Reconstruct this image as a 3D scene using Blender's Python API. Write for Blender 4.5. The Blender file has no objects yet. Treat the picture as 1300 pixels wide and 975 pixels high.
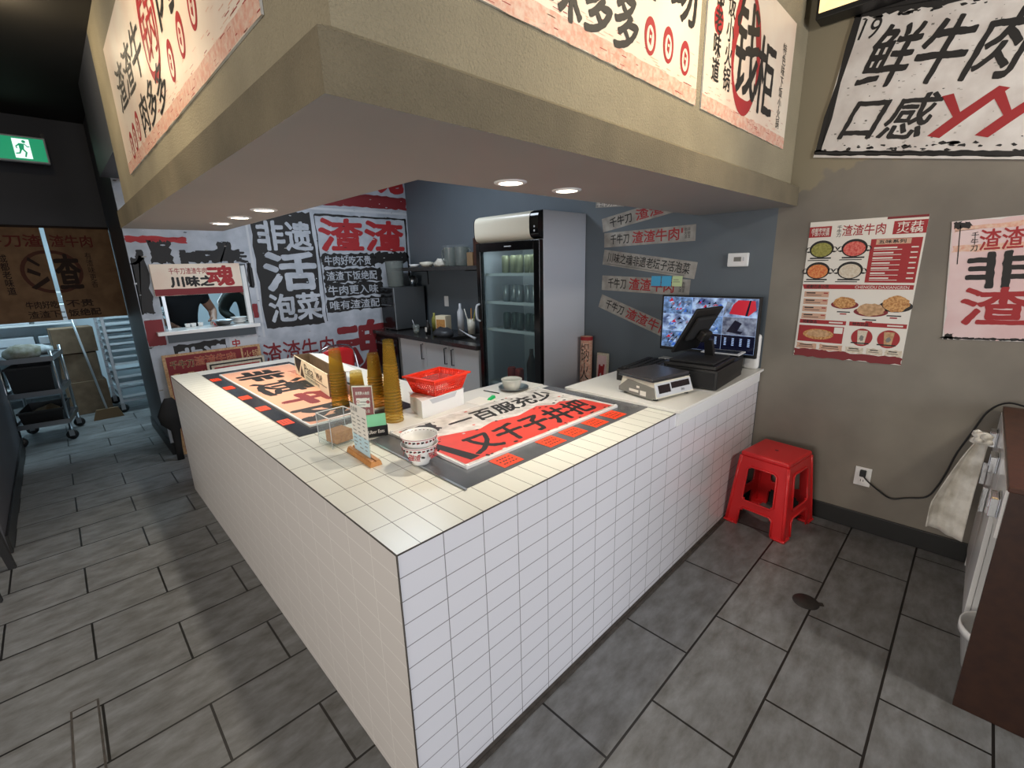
import bpy, bmesh, math, random
from mathutils import Matrix, Vector, noise
random.seed(7)
SC = bpy.context.scene
COL = SC.collection
R = math.radians
# ---------------------------------------------------------------- camera
cam = bpy.data.cameras.new('camera'); cam_o = bpy.data.objects.new('camera', cam); COL.objects.link(cam_o)
cam.sensor_width = 36.0; cam.lens = 36.0 * 581.241 / 1300; cam.clip_start = 0.02
cx = Vector((0.70996326, -0.70378042, -0.02540274)); cy = Vector((-0.19403719, -0.16081216, -0.96772363)); cz = Vector((0.67697987, 0.6919773, -0.2507303))
cam_o.matrix_world = Matrix(((cx.x, -cy.x, -cz.x, -0.51098), (cx.y, -cy.y, -cz.y, -0.97192), (cx.z, -cy.z, -cz.z, 1.64841), (0, 0, 0, 1)))
SC.camera = cam_o
# ---------------------------------------------------------------- world, exposure
SC.view_settings.view_transform = 'Standard'; SC.view_settings.look = 'None'
SC.view_settings.gamma = 1.0; SC.view_settings.exposure = 0.0
SC.view_settings.use_curve_mapping = False
SC.cycles.max_bounces = 8; SC.cycles.transparent_max_bounces = 24; SC.cycles.use_denoising = True
SC.cycles.sample_clamp_indirect = 4.0; SC.cycles.caustics_refractive = False; SC.cycles.caustics_reflective = False
w = bpy.data.worlds.new('world'); SC.world = w; w.use_nodes = True
w.node_tree.nodes['Background'].inputs[0].default_value = (0.80, 0.86, 1.0, 1); w.node_tree.nodes['Background'].inputs[1].default_value = 0.16

def lamp(name, kind, loc, target, energy, color, size=0.3, size_y=None, spot=60, blend=0.6):
    l = bpy.data.lights.new(name, kind); l.energy = energy; l.color = color
    if kind == 'AREA':
        l.size = size
        if size_y: l.shape = 'RECTANGLE'; l.size_y = size_y
    else: l.shadow_soft_size = size
    if kind == 'SPOT': l.spot_size = R(spot); l.spot_blend = blend
    o = bpy.data.objects.new(name, l); COL.objects.link(o); o.location = loc
    d = Vector(target) - Vector(loc); o.rotation_euler = d.to_track_quat('-Z', 'Y').to_euler()
    return o
WARM = (1.0, 0.82, 0.55); SOFT = (1.0, 0.92, 0.80); COOL = (0.62, 0.86, 1.0)
# daylight through the shop front behind the photographer
lamp('shop_front_daylight', 'AREA', (1.2, -6.4, 1.6), (1.0, 0, 0.9), 200, (0.86, 0.91, 1.0), 4.5, 2.4)
# warm track spots on the dining room ceiling, thrown at the bulkhead
lamp('track_spot_front', 'SPOT', (1.45, -1.0, 2.95), (1.2, -0.05, 2.50), 62, WARM, 0.05, spot=92, blend=1.0)
lamp('track_spot_corner', 'SPOT', (2.75, -1.5, 2.95), (2.2, -0.05, 2.3), 20, WARM, 0.05, spot=90, blend=0.9)
lamp('track_spot_side', 'SPOT', (-0.95, 1.0, 2.95), (-0.05, 1.30, 2.50), 52, WARM, 0.05, spot=88, blend=1.0)
# dining room ceiling lamps
lamp('dining_lamp', 'POINT', (1.5, -2.4, 2.7), (0, 0, 0), 85, SOFT, 0.12)
lamp('dining_lamp_side', 'POINT', (-2.3, -0.7, 2.6), (0, 0, 0), 45, SOFT, 0.12)
lamp('side_fill', 'AREA', (-4.6, -0.4, 1.25), (0, 1.2, 0.6), 110, (1.0, 0.93, 0.86), 2.6, 1.6)  # added, unseen fill from the left that lightens the counter's left face
lamp('corridor_glow', 'POINT', (-0.46, 2.86, 2.93), (0, 0, 0), 7, WARM, 0.03)
lamp('corridor_lamp', 'SPOT', (-0.42, 2.75, 2.97), (-0.45, 2.75, 0), 9, WARM, 0.05, spot=120, blend=0.8)
# kitchen tubes and the light inside the counter bay
lamp('kitchen_tube', 'AREA', (-0.2, 6.2, 2.85), (-0.2, 6.4, 0), 50, COOL, 1.6, 0.5)
lamp('kitchen_tube_pass', 'AREA', (0.9, 5.6, 2.85), (0.9, 5.6, 0), 42, COOL, 1.2, 0.4)
lamp('bay_lamp', 'AREA', (1.5, 2.6, 2.95), (1.5, 2.9, 0), 30, (0.78, 0.88, 1.0), 0.9, 0.6)

# ---------------------------------------------------------------- materials
def lin(h):
    h = h.lstrip('#'); v = [int(h[i:i+2], 16) / 255 for i in (0, 2, 4)]
    return tuple(x / 12.92 if x <= 0.04045 else ((x + 0.055) / 1.055) ** 2.4 for x in v) + (1,)
MATS = {}
def newmat(name):
    m = bpy.data.materials.new(name); m.use_nodes = True; MATS[name] = m
    nt = m.node_tree; return m, nt, nt.nodes['Principled BSDF']
def mat(name, col, rough=0.5, metal=0.0, var=0.0, vscale=8.0, bump=0.0, bscale=60.0, emit=0.0, col2=None, detail=4.0, spec=0.5, emcol=None):
    m, nt, b = newmat(name); N = nt.nodes; L = nt.links
    b.inputs['Base Color'].default_value = lin(col); b.inputs['Roughness'].default_value = rough; b.inputs['Metallic'].default_value = metal
    b.inputs['Specular IOR Level'].default_value = spec
    tc = N.new('ShaderNodeNewGeometry')
    if var or col2:
        nz = N.new('ShaderNodeTexNoise'); nz.inputs['Scale'].default_value = vscale; nz.inputs['Detail'].default_value = detail
        L.new(tc.outputs['Position'], nz.inputs['Vector'])
        rp = N.new('ShaderNodeValToRGB'); c1 = lin(col)
        c2 = lin(col2) if col2 else tuple(x * (1 - var) for x in c1[:3]) + (1,)
        rp.color_ramp.elements[0].position = 0.35; rp.color_ramp.elements[1].position = 0.65
        rp.color_ramp.elements[0].color = c2; rp.color_ramp.elements[1].color = c1
        L.new(nz.outputs['Fac'], rp.inputs['Fac']); L.new(rp.outputs['Color'], b.inputs['Base Color'])
    if bump:
        nz2 = N.new('ShaderNodeTexNoise'); nz2.inputs['Scale'].default_value = bscale; nz2.inputs['Detail'].default_value = 3
        L.new(tc.outputs['Position'], nz2.inputs['Vector'])
        bp = N.new('ShaderNodeBump'); bp.inputs['Strength'].default_value = bump; bp.inputs['Distance'].default_value = 0.01
        L.new(nz2.outputs['Fac'], bp.inputs['Height']); L.new(bp.outputs['Normal'], b.inputs['Normal'])
    if emit:
        b.inputs['Emission Color'].default_value = lin(emcol or col); b.inputs['Emission Strength'].default_value = emit
    return m
def clear(name, col, fac, rough=0.05, bodycol=None):
    """thin clear plastic or glass: mostly see-through, part tinted body"""
    m, nt, b = newmat(name); N = nt.nodes; L = nt.links
    b.inputs['Base Color'].default_value = lin(bodycol or col); b.inputs['Roughness'].default_value = rough
    t = N.new('ShaderNodeBsdfTransparent'); t.inputs['Color'].default_value = lin(col)
    mx = N.new('ShaderNodeMixShader'); mx.inputs['Fac'].default_value = fac
    L.new(t.outputs[0], mx.inputs[1]); L.new(b.outputs[0], mx.inputs[2])
    L.new(mx.outputs[0], N['Material Output'].inputs['Surface'])
    return m
def tiles(name, ua, va, w_, h_, uo, vo, col, grout, mortar, offset=0.0, rough=0.25, var=0.0, bump=0.25, col2=None, nscale=5.0):
    """brick pattern laid on two world axes"""
    m, nt, b = newmat(name); N = nt.nodes; L = nt.links
    g = N.new('ShaderNodeNewGeometry'); s = N.new('ShaderNodeSeparateXYZ'); L.new(g.outputs['Position'], s.inputs[0])
    cb = N.new('ShaderNodeCombineXYZ')
    for ax, o_, k in ((ua, uo, 0), (va, vo, 1)):
        a = N.new('ShaderNodeMath'); a.operation = 'ADD'; a.inputs[1].default_value = o_
        L.new(s.outputs['XYZ'.index(ax)], a.inputs[0]); L.new(a.outputs[0], cb.inputs[k])
    br = N.new('ShaderNodeTexBrick'); br.offset = offset; br.offset_frequency = 2; br.squash = 1.0
    br.inputs['Scale'].default_value = 1.0; br.inputs['Mortar Size'].default_value = mortar; br.inputs['Mortar Smooth'].default_value = 0.1
    br.inputs['Brick Width'].default_value = w_; br.inputs['Row Height'].default_value = h_; br.inputs['Bias'].default_value = 0.0
    c1 = lin(col); br.inputs['Color1'].default_value = c1
    br.inputs['Color2'].default_value = tuple(x * (1 - var) for x in c1[:3]) + (1,)
    br.inputs['Mortar'].default_value = lin(grout)
    L.new(cb.outputs[0], br.inputs['Vector'])
    out = br.outputs['Color']
    if col2:
        nz = N.new('ShaderNodeTexNoise'); nz.inputs['Scale'].default_value = nscale; nz.inputs['Detail'].default_value = 8; nz.inputs['Roughness'].default_value = 0.65
        mp = N.new('ShaderNodeMapping'); mp.inputs['Scale'].default_value = (1.0, 2.2, 1.0)
        L.new(g.outputs['Position'], mp.inputs['Vector']); L.new(mp.outputs[0], nz.inputs['Vector'])
        rp = N.new('ShaderNodeValToRGB'); rp.color_ramp.elements[0].position = 0.3; rp.color_ramp.elements[1].position = 0.72
        rp.color_ramp.elements[0].color = lin(col2); rp.color_ramp.elements[1].color = (1, 1, 1, 1)
        L.new(nz.outputs['Fac'], rp.inputs['Fac'])
        mm = N.new('ShaderNodeMixRGB'); mm.blend_type = 'MULTIPLY'; mm.inputs['Fac'].default_value = 1.0
        L.new(out, mm.inputs[1]); L.new(rp.outputs['Color'], mm.inputs[2]); out = mm.outputs[0]
    L.new(out, b.inputs['Base Color']); b.inputs['Roughness'].default_value = rough
    inv = N.new('ShaderNodeMath'); inv.operation = 'SUBTRACT'; inv.inputs[0].default_value = 1.0; L.new(br.outputs['Fac'], inv.inputs[1])
    bp = N.new('ShaderNodeBump'); bp.inputs['Strength'].default_value = bump; bp.inputs['Distance'].default_value = 0.004
    L.new(inv.outputs[0], bp.inputs['Height']); L.new(bp.outputs['Normal'], b.inputs['Normal'])
    return m

FW, FH = 0.6093, 0.3096
tiles('floor_tile', 'X', 'Y', FW, FH, 0.0725, 0.0102, '#888a8b', '#1c1a18', 0.0046, 0.5, 0.42, 0.08, 0.3, '#b4afa8', 7.0)
mp_u = MATS['floor_tile']
tiles('tile_front', 'X', 'Z', 0.1502, 0.0741, 0.0, -0.92, '#e6e5ea', '#8f8c8e', 0.0016, rough=0.22)
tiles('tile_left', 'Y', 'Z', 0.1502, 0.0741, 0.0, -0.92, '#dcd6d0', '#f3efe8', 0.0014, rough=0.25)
tiles('tile_top', 'X', 'Y', 0.0757, 0.153, 0.0, 0.0, '#efeee2', '#7d7768', 0.0014, rough=0.25, bump=0.15)
tiles('tile_top_side', 'Y', 'X', 0.0753, 0.1600, 0.0, 0.0, '#efeee2', '#8d8878', 0.0011, rough=0.25, bump=0.15)
mat('stucco', '#a3987e', 0.75, var=0.2, vscale=3.0, bump=0.8, bscale=170)
mat('stucco_band', '#7f745d', 0.7, var=0.3, vscale=4.0, bump=0.8, bscale=180)  # stucco darkened; the dimmer light on the lower band is in the colour
mat('soffit_paint', '#a3a19c', 0.6, var=0.06, vscale=2)
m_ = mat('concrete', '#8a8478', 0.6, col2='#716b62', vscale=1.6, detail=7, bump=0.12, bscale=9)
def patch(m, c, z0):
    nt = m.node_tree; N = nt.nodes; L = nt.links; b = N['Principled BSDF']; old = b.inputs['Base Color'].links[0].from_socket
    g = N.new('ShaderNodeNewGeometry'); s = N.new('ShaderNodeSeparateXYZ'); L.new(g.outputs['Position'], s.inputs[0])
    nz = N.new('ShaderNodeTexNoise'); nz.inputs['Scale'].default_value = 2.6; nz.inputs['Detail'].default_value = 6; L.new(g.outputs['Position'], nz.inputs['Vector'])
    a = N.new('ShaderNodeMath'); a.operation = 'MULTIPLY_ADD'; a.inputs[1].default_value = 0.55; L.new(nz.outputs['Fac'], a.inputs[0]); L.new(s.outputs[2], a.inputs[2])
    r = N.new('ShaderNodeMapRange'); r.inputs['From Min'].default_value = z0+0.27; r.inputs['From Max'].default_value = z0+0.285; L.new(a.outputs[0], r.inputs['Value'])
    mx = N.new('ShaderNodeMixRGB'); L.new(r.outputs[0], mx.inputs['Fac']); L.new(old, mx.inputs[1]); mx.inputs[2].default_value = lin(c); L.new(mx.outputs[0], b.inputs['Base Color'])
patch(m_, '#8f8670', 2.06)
mat('grey_paint', '#5f686f', 0.55, var=0.08, vscale=2)
mat('dark_paint', '#46464b', 0.6, var=0.1, vscale=2)
mat('column_paint', '#55575c', 0.5, var=0.12, vscale=2)
mat('ceiling_black', '#2c2925', 0.7, var=0.2, vscale=2)
mat('base_black', '#1b1b1a', 0.45)
mat('kitchen_white', '#c9d3d8', 0.5)
mat('white', '#ececea', 0.4); mat('white_gloss', '#f0efec', 0.18); mat('paper', '#e9e4da', 0.7)
mat('quartz', '#f1efe8', 0.25)
mat('black', '#151515', 0.45); mat('black_gloss', '#0d0d0e', 0.15); mat('black_matte', '#1a1a1b', 0.8)
mat('ink', '#1c1a19', 0.6); mat('red_ink', '#a2262a', 0.6); mat('dark_red', '#7d2328', 0.6)
mat('poster_white', '#e4e0dc', 0.5, col2='#cfc8c3', vscale=9)
mat('poster_cream', '#eee0cc', 0.45, col2='#e6cdb8', vscale=3)
mat('poster_blush', '#e2c3ad', 0.5, col2='#d99c86', vscale=60, detail=2)
mat('poster_pink', '#e4cccb', 0.5, col2='#d8b4b4', vscale=4)
mat('peach', '#eba787', 0.45, col2='#efb394', vscale=2)
mat('board_red', '#e0493c', 0.4, col2='#d6453a', vscale=14)
mat('board_white', '#e3dfda', 0.4, col2='#bdb8b2', vscale=16)
mat('tag_orange', '#ff4a1f', 0.5)
mat('mat_black', '#2c2e33', 0.22, var=0.3, vscale=5)
mat('mat_steel', '#7a7c80', 0.22, metal=0.35, var=0.3, vscale=4)
mat('steel', '#a9adb0', 0.28, metal=1.0); mat('steel_dull', '#85898c', 0.4, metal=0.9); mat('chrome', '#d4d6d8', 0.1, metal=1.0)
mat('alu', '#c6ccd0', 0.35, metal=0.7)
mat('stool_red', '#d6282b', 0.3); mat('basket_red', '#f2371c', 0.35)
mat('wood_brown', '#3d2418', 0.4, col2='#331d15', vscale=25); mat('wood_top', '#55301f', 0.35, col2='#47281c', vscale=25)
mat('wood_light', '#c98d4e', 0.45, col2='#b97a3c', vscale=40)
mat('cardboard', '#7d6750', 0.8, col2='#6c5843', vscale=12); mat('cardboard_dark', '#7a6246', 0.85)
mat('carton_print', '#efe2c2', 0.7); mat('mural_white', '#b9bec6', 0.6, col2='#9fa5ae', vscale=6)
mat('grey_plastic', '#77756f', 0.45); mat('beige_plastic', '#d6d2c2', 0.4); mat('grey_white', '#c3c6ca', 0.4)
mat('cloth_white', '#e6e2d8', 0.9, col2='#bdb7aa', vscale=14, bump=0.3, bscale=200)
mat('noren_brown', '#8d6d4e', 0.9, col2='#7a5c41', vscale=10)
mat('noren_ring', '#5b3527', 0.9); mat('noren_ink', '#33231a', 0.9); mat('noren_red', '#6b2b22', 0.9)
mat('skin', '#c2937a', 0.55); mat('hair', '#15110f', 0.6); mat('shirt_dark', '#1f2226', 0.85); mat('jacket_green', '#26302d', 0.8); mat('trousers', '#17181b', 0.85)
mat('green', '#7fc79b', 0.5); mat('green_dark', '#2f6a4a', 0.5); mat('brown_cube', '#b98551', 0.8, col2='#a27042', vscale=60)
mat('green_clip', '#18b060', 0.4); mat('blue_note', '#4aa6d0', 0.7); mat('green_note', '#c3d5a0', 0.7)
mat('can_silver', '#a9aeb2', 0.3, metal=0.7); mat('can_green', '#8d8f72', 0.4, metal=0.3); mat('can_red', '#b5322a', 0.35); mat('can_dark', '#4a5a58', 0.35, metal=0.5)
mat('granite', '#3c3a39', 0.2, var=0.5, vscale=120); mat('cab_white', '#dcdcda', 0.35)
mat('fridge_grey', '#c6c9d0', 0.35); mat('header_cream', '#d8d2c0', 0.3)
mat('plate_dark', '#47474a', 0.28, metal=0.3); mat('card_red', '#84151a', 0.6); mat('screen_deep', '#2f5fb8', 0.3, emit=0.6); mat('strip_paper0', '#b9b3ad', 0.8); mat('led', '#fff0d8', 0.5, emit=14.0); mat('tube_led', '#e4f2ff', 0.5, emit=5.0)
mat('exit_green', '#0f8f63', 0.4, emit=0.9); mat('exit_white', '#dff3ee', 0.4, emit=1.2)
mat('lampbox', '#ffdca0', 0.5, emit=1.3, col2='#f5b45a', vscale=9)
mat('screen_blue', '#7ea4d8', 0.3, emit=0.55, col2='#27324e', vscale=26, detail=3)
mat('screen_blue2', '#a9c3e6', 0.3, emit=0.6, col2='#3d4c74', vscale=18, detail=3)
mat('screen_dark', '#0b0d20', 0.2, emit=0.3, emcol='#0e1230'); mat('screen_red', '#b81e30', 0.3, emit=0.5); mat('screen_line', '#9fb7e0', 0.3, emit=0.7); mat('screen_grey', '#8d97aa', 0.3, emit=0.45, col2='#4a5066', vscale=30)
for k_ in ('screen_blue', 'screen_blue2', 'screen_grey'):   # the picture itself glows
    nt_ = MATS[k_].node_tree; b_ = nt_.nodes['Principled BSDF']
    nt_.links.new(b_.inputs['Base Color'].links[0].from_socket, b_.inputs['Emission Color'])
mat('food_green', '#7d7a2c', 0.5, col2='#a3a04c', vscale=90); mat('food_red', '#c8322c', 0.5, col2='#e07a6a', vscale=90); mat('food_orange', '#cf5a2a', 0.5, col2='#e39a52', vscale=90)
mat('food_white', '#ddd4c2', 0.5, col2='#c9b9a0', vscale=90); mat('food_brown', '#a4672c', 0.5, col2='#d9a868', vscale=110); mat('food_tan', '#cfa77c', 0.5, col2='#a98258', vscale=60)
mat('box_beige', '#cfa58c', 0.6); mat('drain_dark', '#2f2b28', 0.5, var=0.3, vscale=30); mat('joint', '#4c4640', 0.6, col2='#3b3631', vscale=30); clear('amber_rim', '#d8bc78', 0.5, 0.15, '#b08a34'); mat('sheet_blue', '#bcd8e2', 0.5); mat('fridge_inner', '#d5dade', 0.4)
clear('acrylic', '#f8fbfb', 0.045, 0.05, '#ffffff'); clear('glass', '#e4ecec', 0.06, 0.03, '#8fa0a6'); clear('jar', '#c4cac6', 0.35, 0.2, '#9aa09c'); clear('clear_tub', '#f2f2ea', 0.45, 0.2, '#f4f4ec')
clear('amber', '#f8f0d2', 0.15, 0.08, '#b59a48'); clear('grey_bag', '#8a8c90', 0.6, 0.3, '#4a4c50')

# ---------------------------------------------------------------- mesh builder
GC = {}
def glyphs(body, bold=0.0, rough=0.0):
    key = (body, bold, rough)
    if key in GC: return GC[key]
    rough *= 0.6
    c = bpy.data.curves.new('t', 'FONT'); c.body = body; c.dimensions = '2D'; c.fill_mode = 'FRONT'; c.align_x = 'CENTER'; c.resolution_u = 4
    if '\n' in body: c.space_line = 0.95
    o = bpy.data.objects.new('t', c); COL.objects.link(o)
    dg = bpy.context.evaluated_depsgraph_get(); dg.update()
    if rough:
        cu = o.evaluated_get(dg).to_curve(dg); 
        n = bpy.data.curves.new('tr', 'CURVE'); n.dimensions = '2D'; n.fill_mode = 'FRONT'
        for s in cu.splines:
            pts = []
            if s.type == 'BEZIER':
                bp = s.bezier_points; k = len(bp)
                for i in range(k):
                    a, b = bp[i], bp[(i + 1) % k]
                    ln = (a.co - b.co).length; m_ = max(1, min(12, int(ln / 0.05)))
                    for t in range(m_):
                        t /= m_; q = 1 - t
                        pts.append(a.co * q**3 + a.handle_right * 3*q*q*t + b.handle_left * 3*q*t*t + b.co * t**3)
            else: pts = [Vector(p.co[:3]) for p in s.points]
            if len(pts) < 3: continue
            sp = n.splines.new('POLY'); sp.points.add(len(pts) - 1); sp.use_cyclic_u = True
            for i, p in enumerate(pts):
                d = noise.noise_vector(Vector((p.x * 7.3, p.y * 7.3, 3.1))) * rough + noise.noise_vector(Vector((p.x * 25, p.y * 25, 9.1))) * rough * 0.5
                sp.points[i].co = (p.x + d.x, p.y + d.y, 0, 1)
        o.to_curve_clear() if hasattr(o, 'to_curve_clear') else None
        o2 = bpy.data.objects.new('tr', n); COL.objects.link(o2); dg = bpy.context.evaluated_depsgraph_get(); dg.update()
        me = bpy.data.meshes.new_from_object(o2.evaluated_get(dg)); bpy.data.objects.remove(o2); bpy.data.curves.remove(n)
    else: me = bpy.data.meshes.new_from_object(o.evaluated_get(dg))
    vs = [(v.co.x, v.co.y) for v in me.vertices]; fs = [tuple(p.vertices) for p in me.polygons]
    bpy.data.objects.remove(o); bpy.data.curves.remove(c); bpy.data.meshes.remove(me)
    fs2 = []
    for f in fs:
        a = sum(vs[f[i]][0] * vs[f[(i+1) % len(f)]][1] - vs[f[(i+1) % len(f)]][0] * vs[f[i]][1] for i in range(len(f)))
        fs2.append(f if a > 0 else f[::-1])
    GC[key] = (vs, fs2); return GC[key]

def frame(o, u, v):
    u = Vector(u).normalized(); v = Vector(v).normalized(); n = u.cross(v)
    return Matrix(((u.x, v.x, n.x, o[0]), (u.y, v.y, n.y, o[1]), (u.z, v.z, n.z, o[2]), (0, 0, 0, 1)))
T = Matrix.Translation
def rotz(a): return Matrix.Rotation(R(a), 4, 'Z')
class MB:
    def __init__(s): s.v = []; s.f = []; s.m = []; s.sm = []; s.names = []; s.M = Matrix.Identity(4)
    def add(s, vs, fs, m, smooth=False, M=None):
        M = s.M @ M if M is not None else s.M
        if m not in s.names: s.names.append(m)
        k = s.names.index(m); b = len(s.v)
        s.v += [tuple(M @ Vector(p)) for p in vs]
        for f in fs: s.f.append([b + i for i in f]); s.m.append(k); s.sm.append(smooth)
        return s
    def box(s, x0, x1, y0, y1, z0, z1, m, bev=0.0, M=None, seg=2):
        vs = [(x, y, z) for z in (z0, z1) for y in (y0, y1) for x in (x0, x1)]
        fs = [(0, 2, 3, 1), (4, 5, 7, 6), (0, 1, 5, 4), (2, 6, 7, 3), (0, 4, 6, 2), (1, 3, 7, 5)]
        if bev:
            bm = bmesh.new(); vv = [bm.verts.new(p) for p in vs]
            for f in fs: bm.faces.new([vv[i] for i in f])
            bmesh.ops.bevel(bm, geom=bm.edges[:], offset=bev, segments=seg, affect='EDGES', profile=0.5)
            bm.verts.index_update(); vs = [v.co[:] for v in bm.verts]; fs = [[v.index for v in f.verts] for f in bm.faces]; bm.free()
        return s.add(vs, fs, m, False, M)
    def hexa(s, b, t, m, M=None):
        """bottom quad and top quad (ccw from above)"""
        return s.add(list(b) + list(t), [(3, 2, 1, 0), (4, 5, 6, 7), (0, 1, 5, 4), (1, 2, 6, 5), (2, 3, 7, 6), (3, 0, 4, 7)], m, False, M)
    def lathe(s, prof, m, n=24, M=None, smooth=True):
        vs = []; fs = []
        for r, z in prof:
            for i in range(n): a = 2 * math.pi * i / n; vs.append((r * math.cos(a), r * math.sin(a), z))
        for j in range(len(prof) - 1):
            for i in range(n): fs.append((j*n+i, j*n+(i+1) % n, (j+1)*n+(i+1) % n, (j+1)*n+i))
        if prof[0][0] > 1e-6: fs.append(tuple(range(n))[::-1])
        if prof[-1][0] > 1e-6: fs.append(tuple((len(prof)-1)*n+i for i in range(n)))
        return s.add(vs, fs, m, smooth, M)
    def shell(s, prof, m, n=24, M=None):
        """open surface of revolution, no caps"""
        vs = []; fs = []
        for r, z in prof:
            for i in range(n): a = 2 * math.pi * i / n; vs.append((r * math.cos(a), r * math.sin(a), z))
        for j in range(len(prof) - 1):
            for i in range(n): fs.append((j*n+i, j*n+(i+1) % n, (j+1)*n+(i+1) % n, (j+1)*n+i))
        return s.add(vs, fs, m, True, M)
    def tube(s, pts, r, m, n=10, M=None, closed=False):
        pts = [Vector(p) for p in pts]; vs = []; fs = []; k = len(pts); up = None
        for i, p in enumerate(pts):
            d = (pts[(i+1) % k] - pts[i-1]) if closed else (pts[min(i+1, k-1)] - pts[max(i-1, 0)])
            d.normalize()
            if up is None: up = Vector((0, 0, 1)) if abs(d.z) < 0.9 else Vector((1, 0, 0))
            a = d.cross(up).normalized(); b = d.cross(a).normalized(); up = -b if False else a.cross(d)
            rr = r[i] if isinstance(r, (list, tuple)) else r
            for j in range(n): t = 2*math.pi*j/n; vs.append(p + a*rr*math.cos(t) + b*rr*math.sin(t))
        for i in range(k if closed else k-1):
            i2 = (i+1) % k
            for j in range(n): fs.append((i*n+j, i*n+(j+1) % n, i2*n+(j+1) % n, i2*n+j))
        if not closed: fs.append(tuple(range(n))[::-1]); fs.append(tuple((k-1)*n+j for j in range(n)))
        return s.add(vs, fs, m, True, M)
    def poly(s, pts, m, z=0.001, M=None):
        a = sum(pts[i][0]*pts[(i+1) % len(pts)][1]-pts[(i+1) % len(pts)][0]*pts[i][1] for i in range(len(pts)))
        if a < 0: pts = pts[::-1]
        return s.add([(p[0], p[1], z) for p in pts], [tuple(range(len(pts)))], m, False, M)
    def rect(s, u0, v0, u1, v1, m, z=0.001, M=None): return s.poly([(u0, v0), (u1, v0), (u1, v1), (u0, v1)], m, z, M)
    def rag(s, u0, v0, u1, v1, m, amp, z=0.001, n=14, M=None):
        """rectangle with a torn, brushed outline"""
        P = []
        for (a, b, c, d, k) in ((u0, v0, u1, v0, n), (u1, v0, u1, v1, max(4, n//2)), (u1, v1, u0, v1, n), (u0, v1, u0, v0, max(4, n//2))):
            for i in range(k): t = i / k; P.append((a+(c-a)*t+random.uniform(-amp, amp), b+(d-b)*t+random.uniform(-amp, amp)))
        return s.poly(P, m, z, M)
    def disc(s, u, v, ru, rv, m, z=0.001, n=28, M=None, jit=0.0):
        return s.poly([(u+ru*math.cos(2*math.pi*i/n)*(1+random.uniform(-jit, jit)), v+rv*math.sin(2*math.pi*i/n)*(1+random.uniform(-jit, jit))) for i in range(n)], m, z, M)
    def ring(s, u, v, ru, rv, t, m, z=0.001, n=32, M=None):
        vs = []; fs = []
        for i in range(n):
            a = 2*math.pi*i/n; j = t*(1+0.5*math.sin(3*a))
            vs.append((u+ru*math.cos(a), v+rv*math.sin(a), z)); vs.append((u+(ru-j)*math.cos(a), v+(rv-j)*math.sin(a), z))
        for i in range(n): k = (i+1) % n; fs.append((2*i, 2*k, 2*k+1, 2*i+1))
        return s.add(vs, fs, m, False, M)
    def text(s, body, u0, v0, u1, v1, m, bold=0.0, rough=0.0, z=0.0016, M=None, shear=0.0):
        vs, fs = glyphs(body, 0.0, rough)
        if not vs: return s
        xs = [p[0] for p in vs]; ys = [p[1] for p in vs]; ax, bx, ay, by = min(xs), max(xs), min(ys), max(ys)
        V = [(u0+(x-ax)/(bx-ax)*(u1-u0)+shear*(y-ay)/(by-ay), v0+(y-ay)/(by-ay)*(v1-v0), z) for x, y in vs]
        s.add(V, fs, m, False, M)
        if bold:   # heavier brush: the strokes spread outward
            lines = body.split('\n'); em = min((u1-u0)/max(len(l_) for l_ in lines), (v1-v0)/len(lines))*bold*(0.62 if any(c_ in '渣魂遗锅钱柜感鲜活菜泡' for c_ in body) else 1.0)
            for k in range(8):
                a = math.pi*k/4; dx, dy = em*math.cos(a), em*math.sin(a)
                s.add([(x+dx, y+dy, z_-0.00002*(k+1)) for x, y, z_ in V], fs, m, False, M)
        return s
    def build(s, name, parent=None, world=None):
        me = bpy.data.meshes.new(name); me.from_pydata(s.v, [], s.f)
        for n in s.names: me.materials.append(MATS[n])
        me.polygons.foreach_set('material_index', s.m); me.polygons.foreach_set('use_smooth', s.sm); me.update()
        o = bpy.data.objects.new(name, me); COL.objects.link(o)
        if parent: o.parent = parent
        if world is not None: o.matrix_world = world
        return o
def tag(o, label, cat, group=None, kind=None):
    if label: o['label'] = label
    if cat: o['category'] = cat
    if group: o['group'] = group
    if kind: o['kind'] = kind
    return o
def struct(o, label=None):
    o['kind'] = 'structure'
    if label: o['label'] = label; o['category'] = o.name.split('_')[0].split('.')[0]
    return o
def thing(name, label, cat, world=None, group=None):
    o = bpy.data.objects.new(name, None); COL.objects.link(o); o.empty_display_size = 0.1
    if world is not None: o.matrix_world = world
    return tag(o, label, cat, group)
def dup(root, world, label=None, group=None):
    r = root.copy(); COL.objects.link(r); r.matrix_world = world
    if label: r['label'] = label
    if group: r['group'] = group
    for ch in [c for c in bpy.data.objects if c.parent == root]:
        k = ch.copy(); COL.objects.link(k); k.parent = r
        for g in [c for c in bpy.data.objects if c.parent == ch]:
            d = g.copy(); COL.objects.link(d); d.parent = k
    return r
def part(name, mb, parent, label=None):
    o = mb.build(name, parent)
    if label: o['label'] = label
    return o

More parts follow.
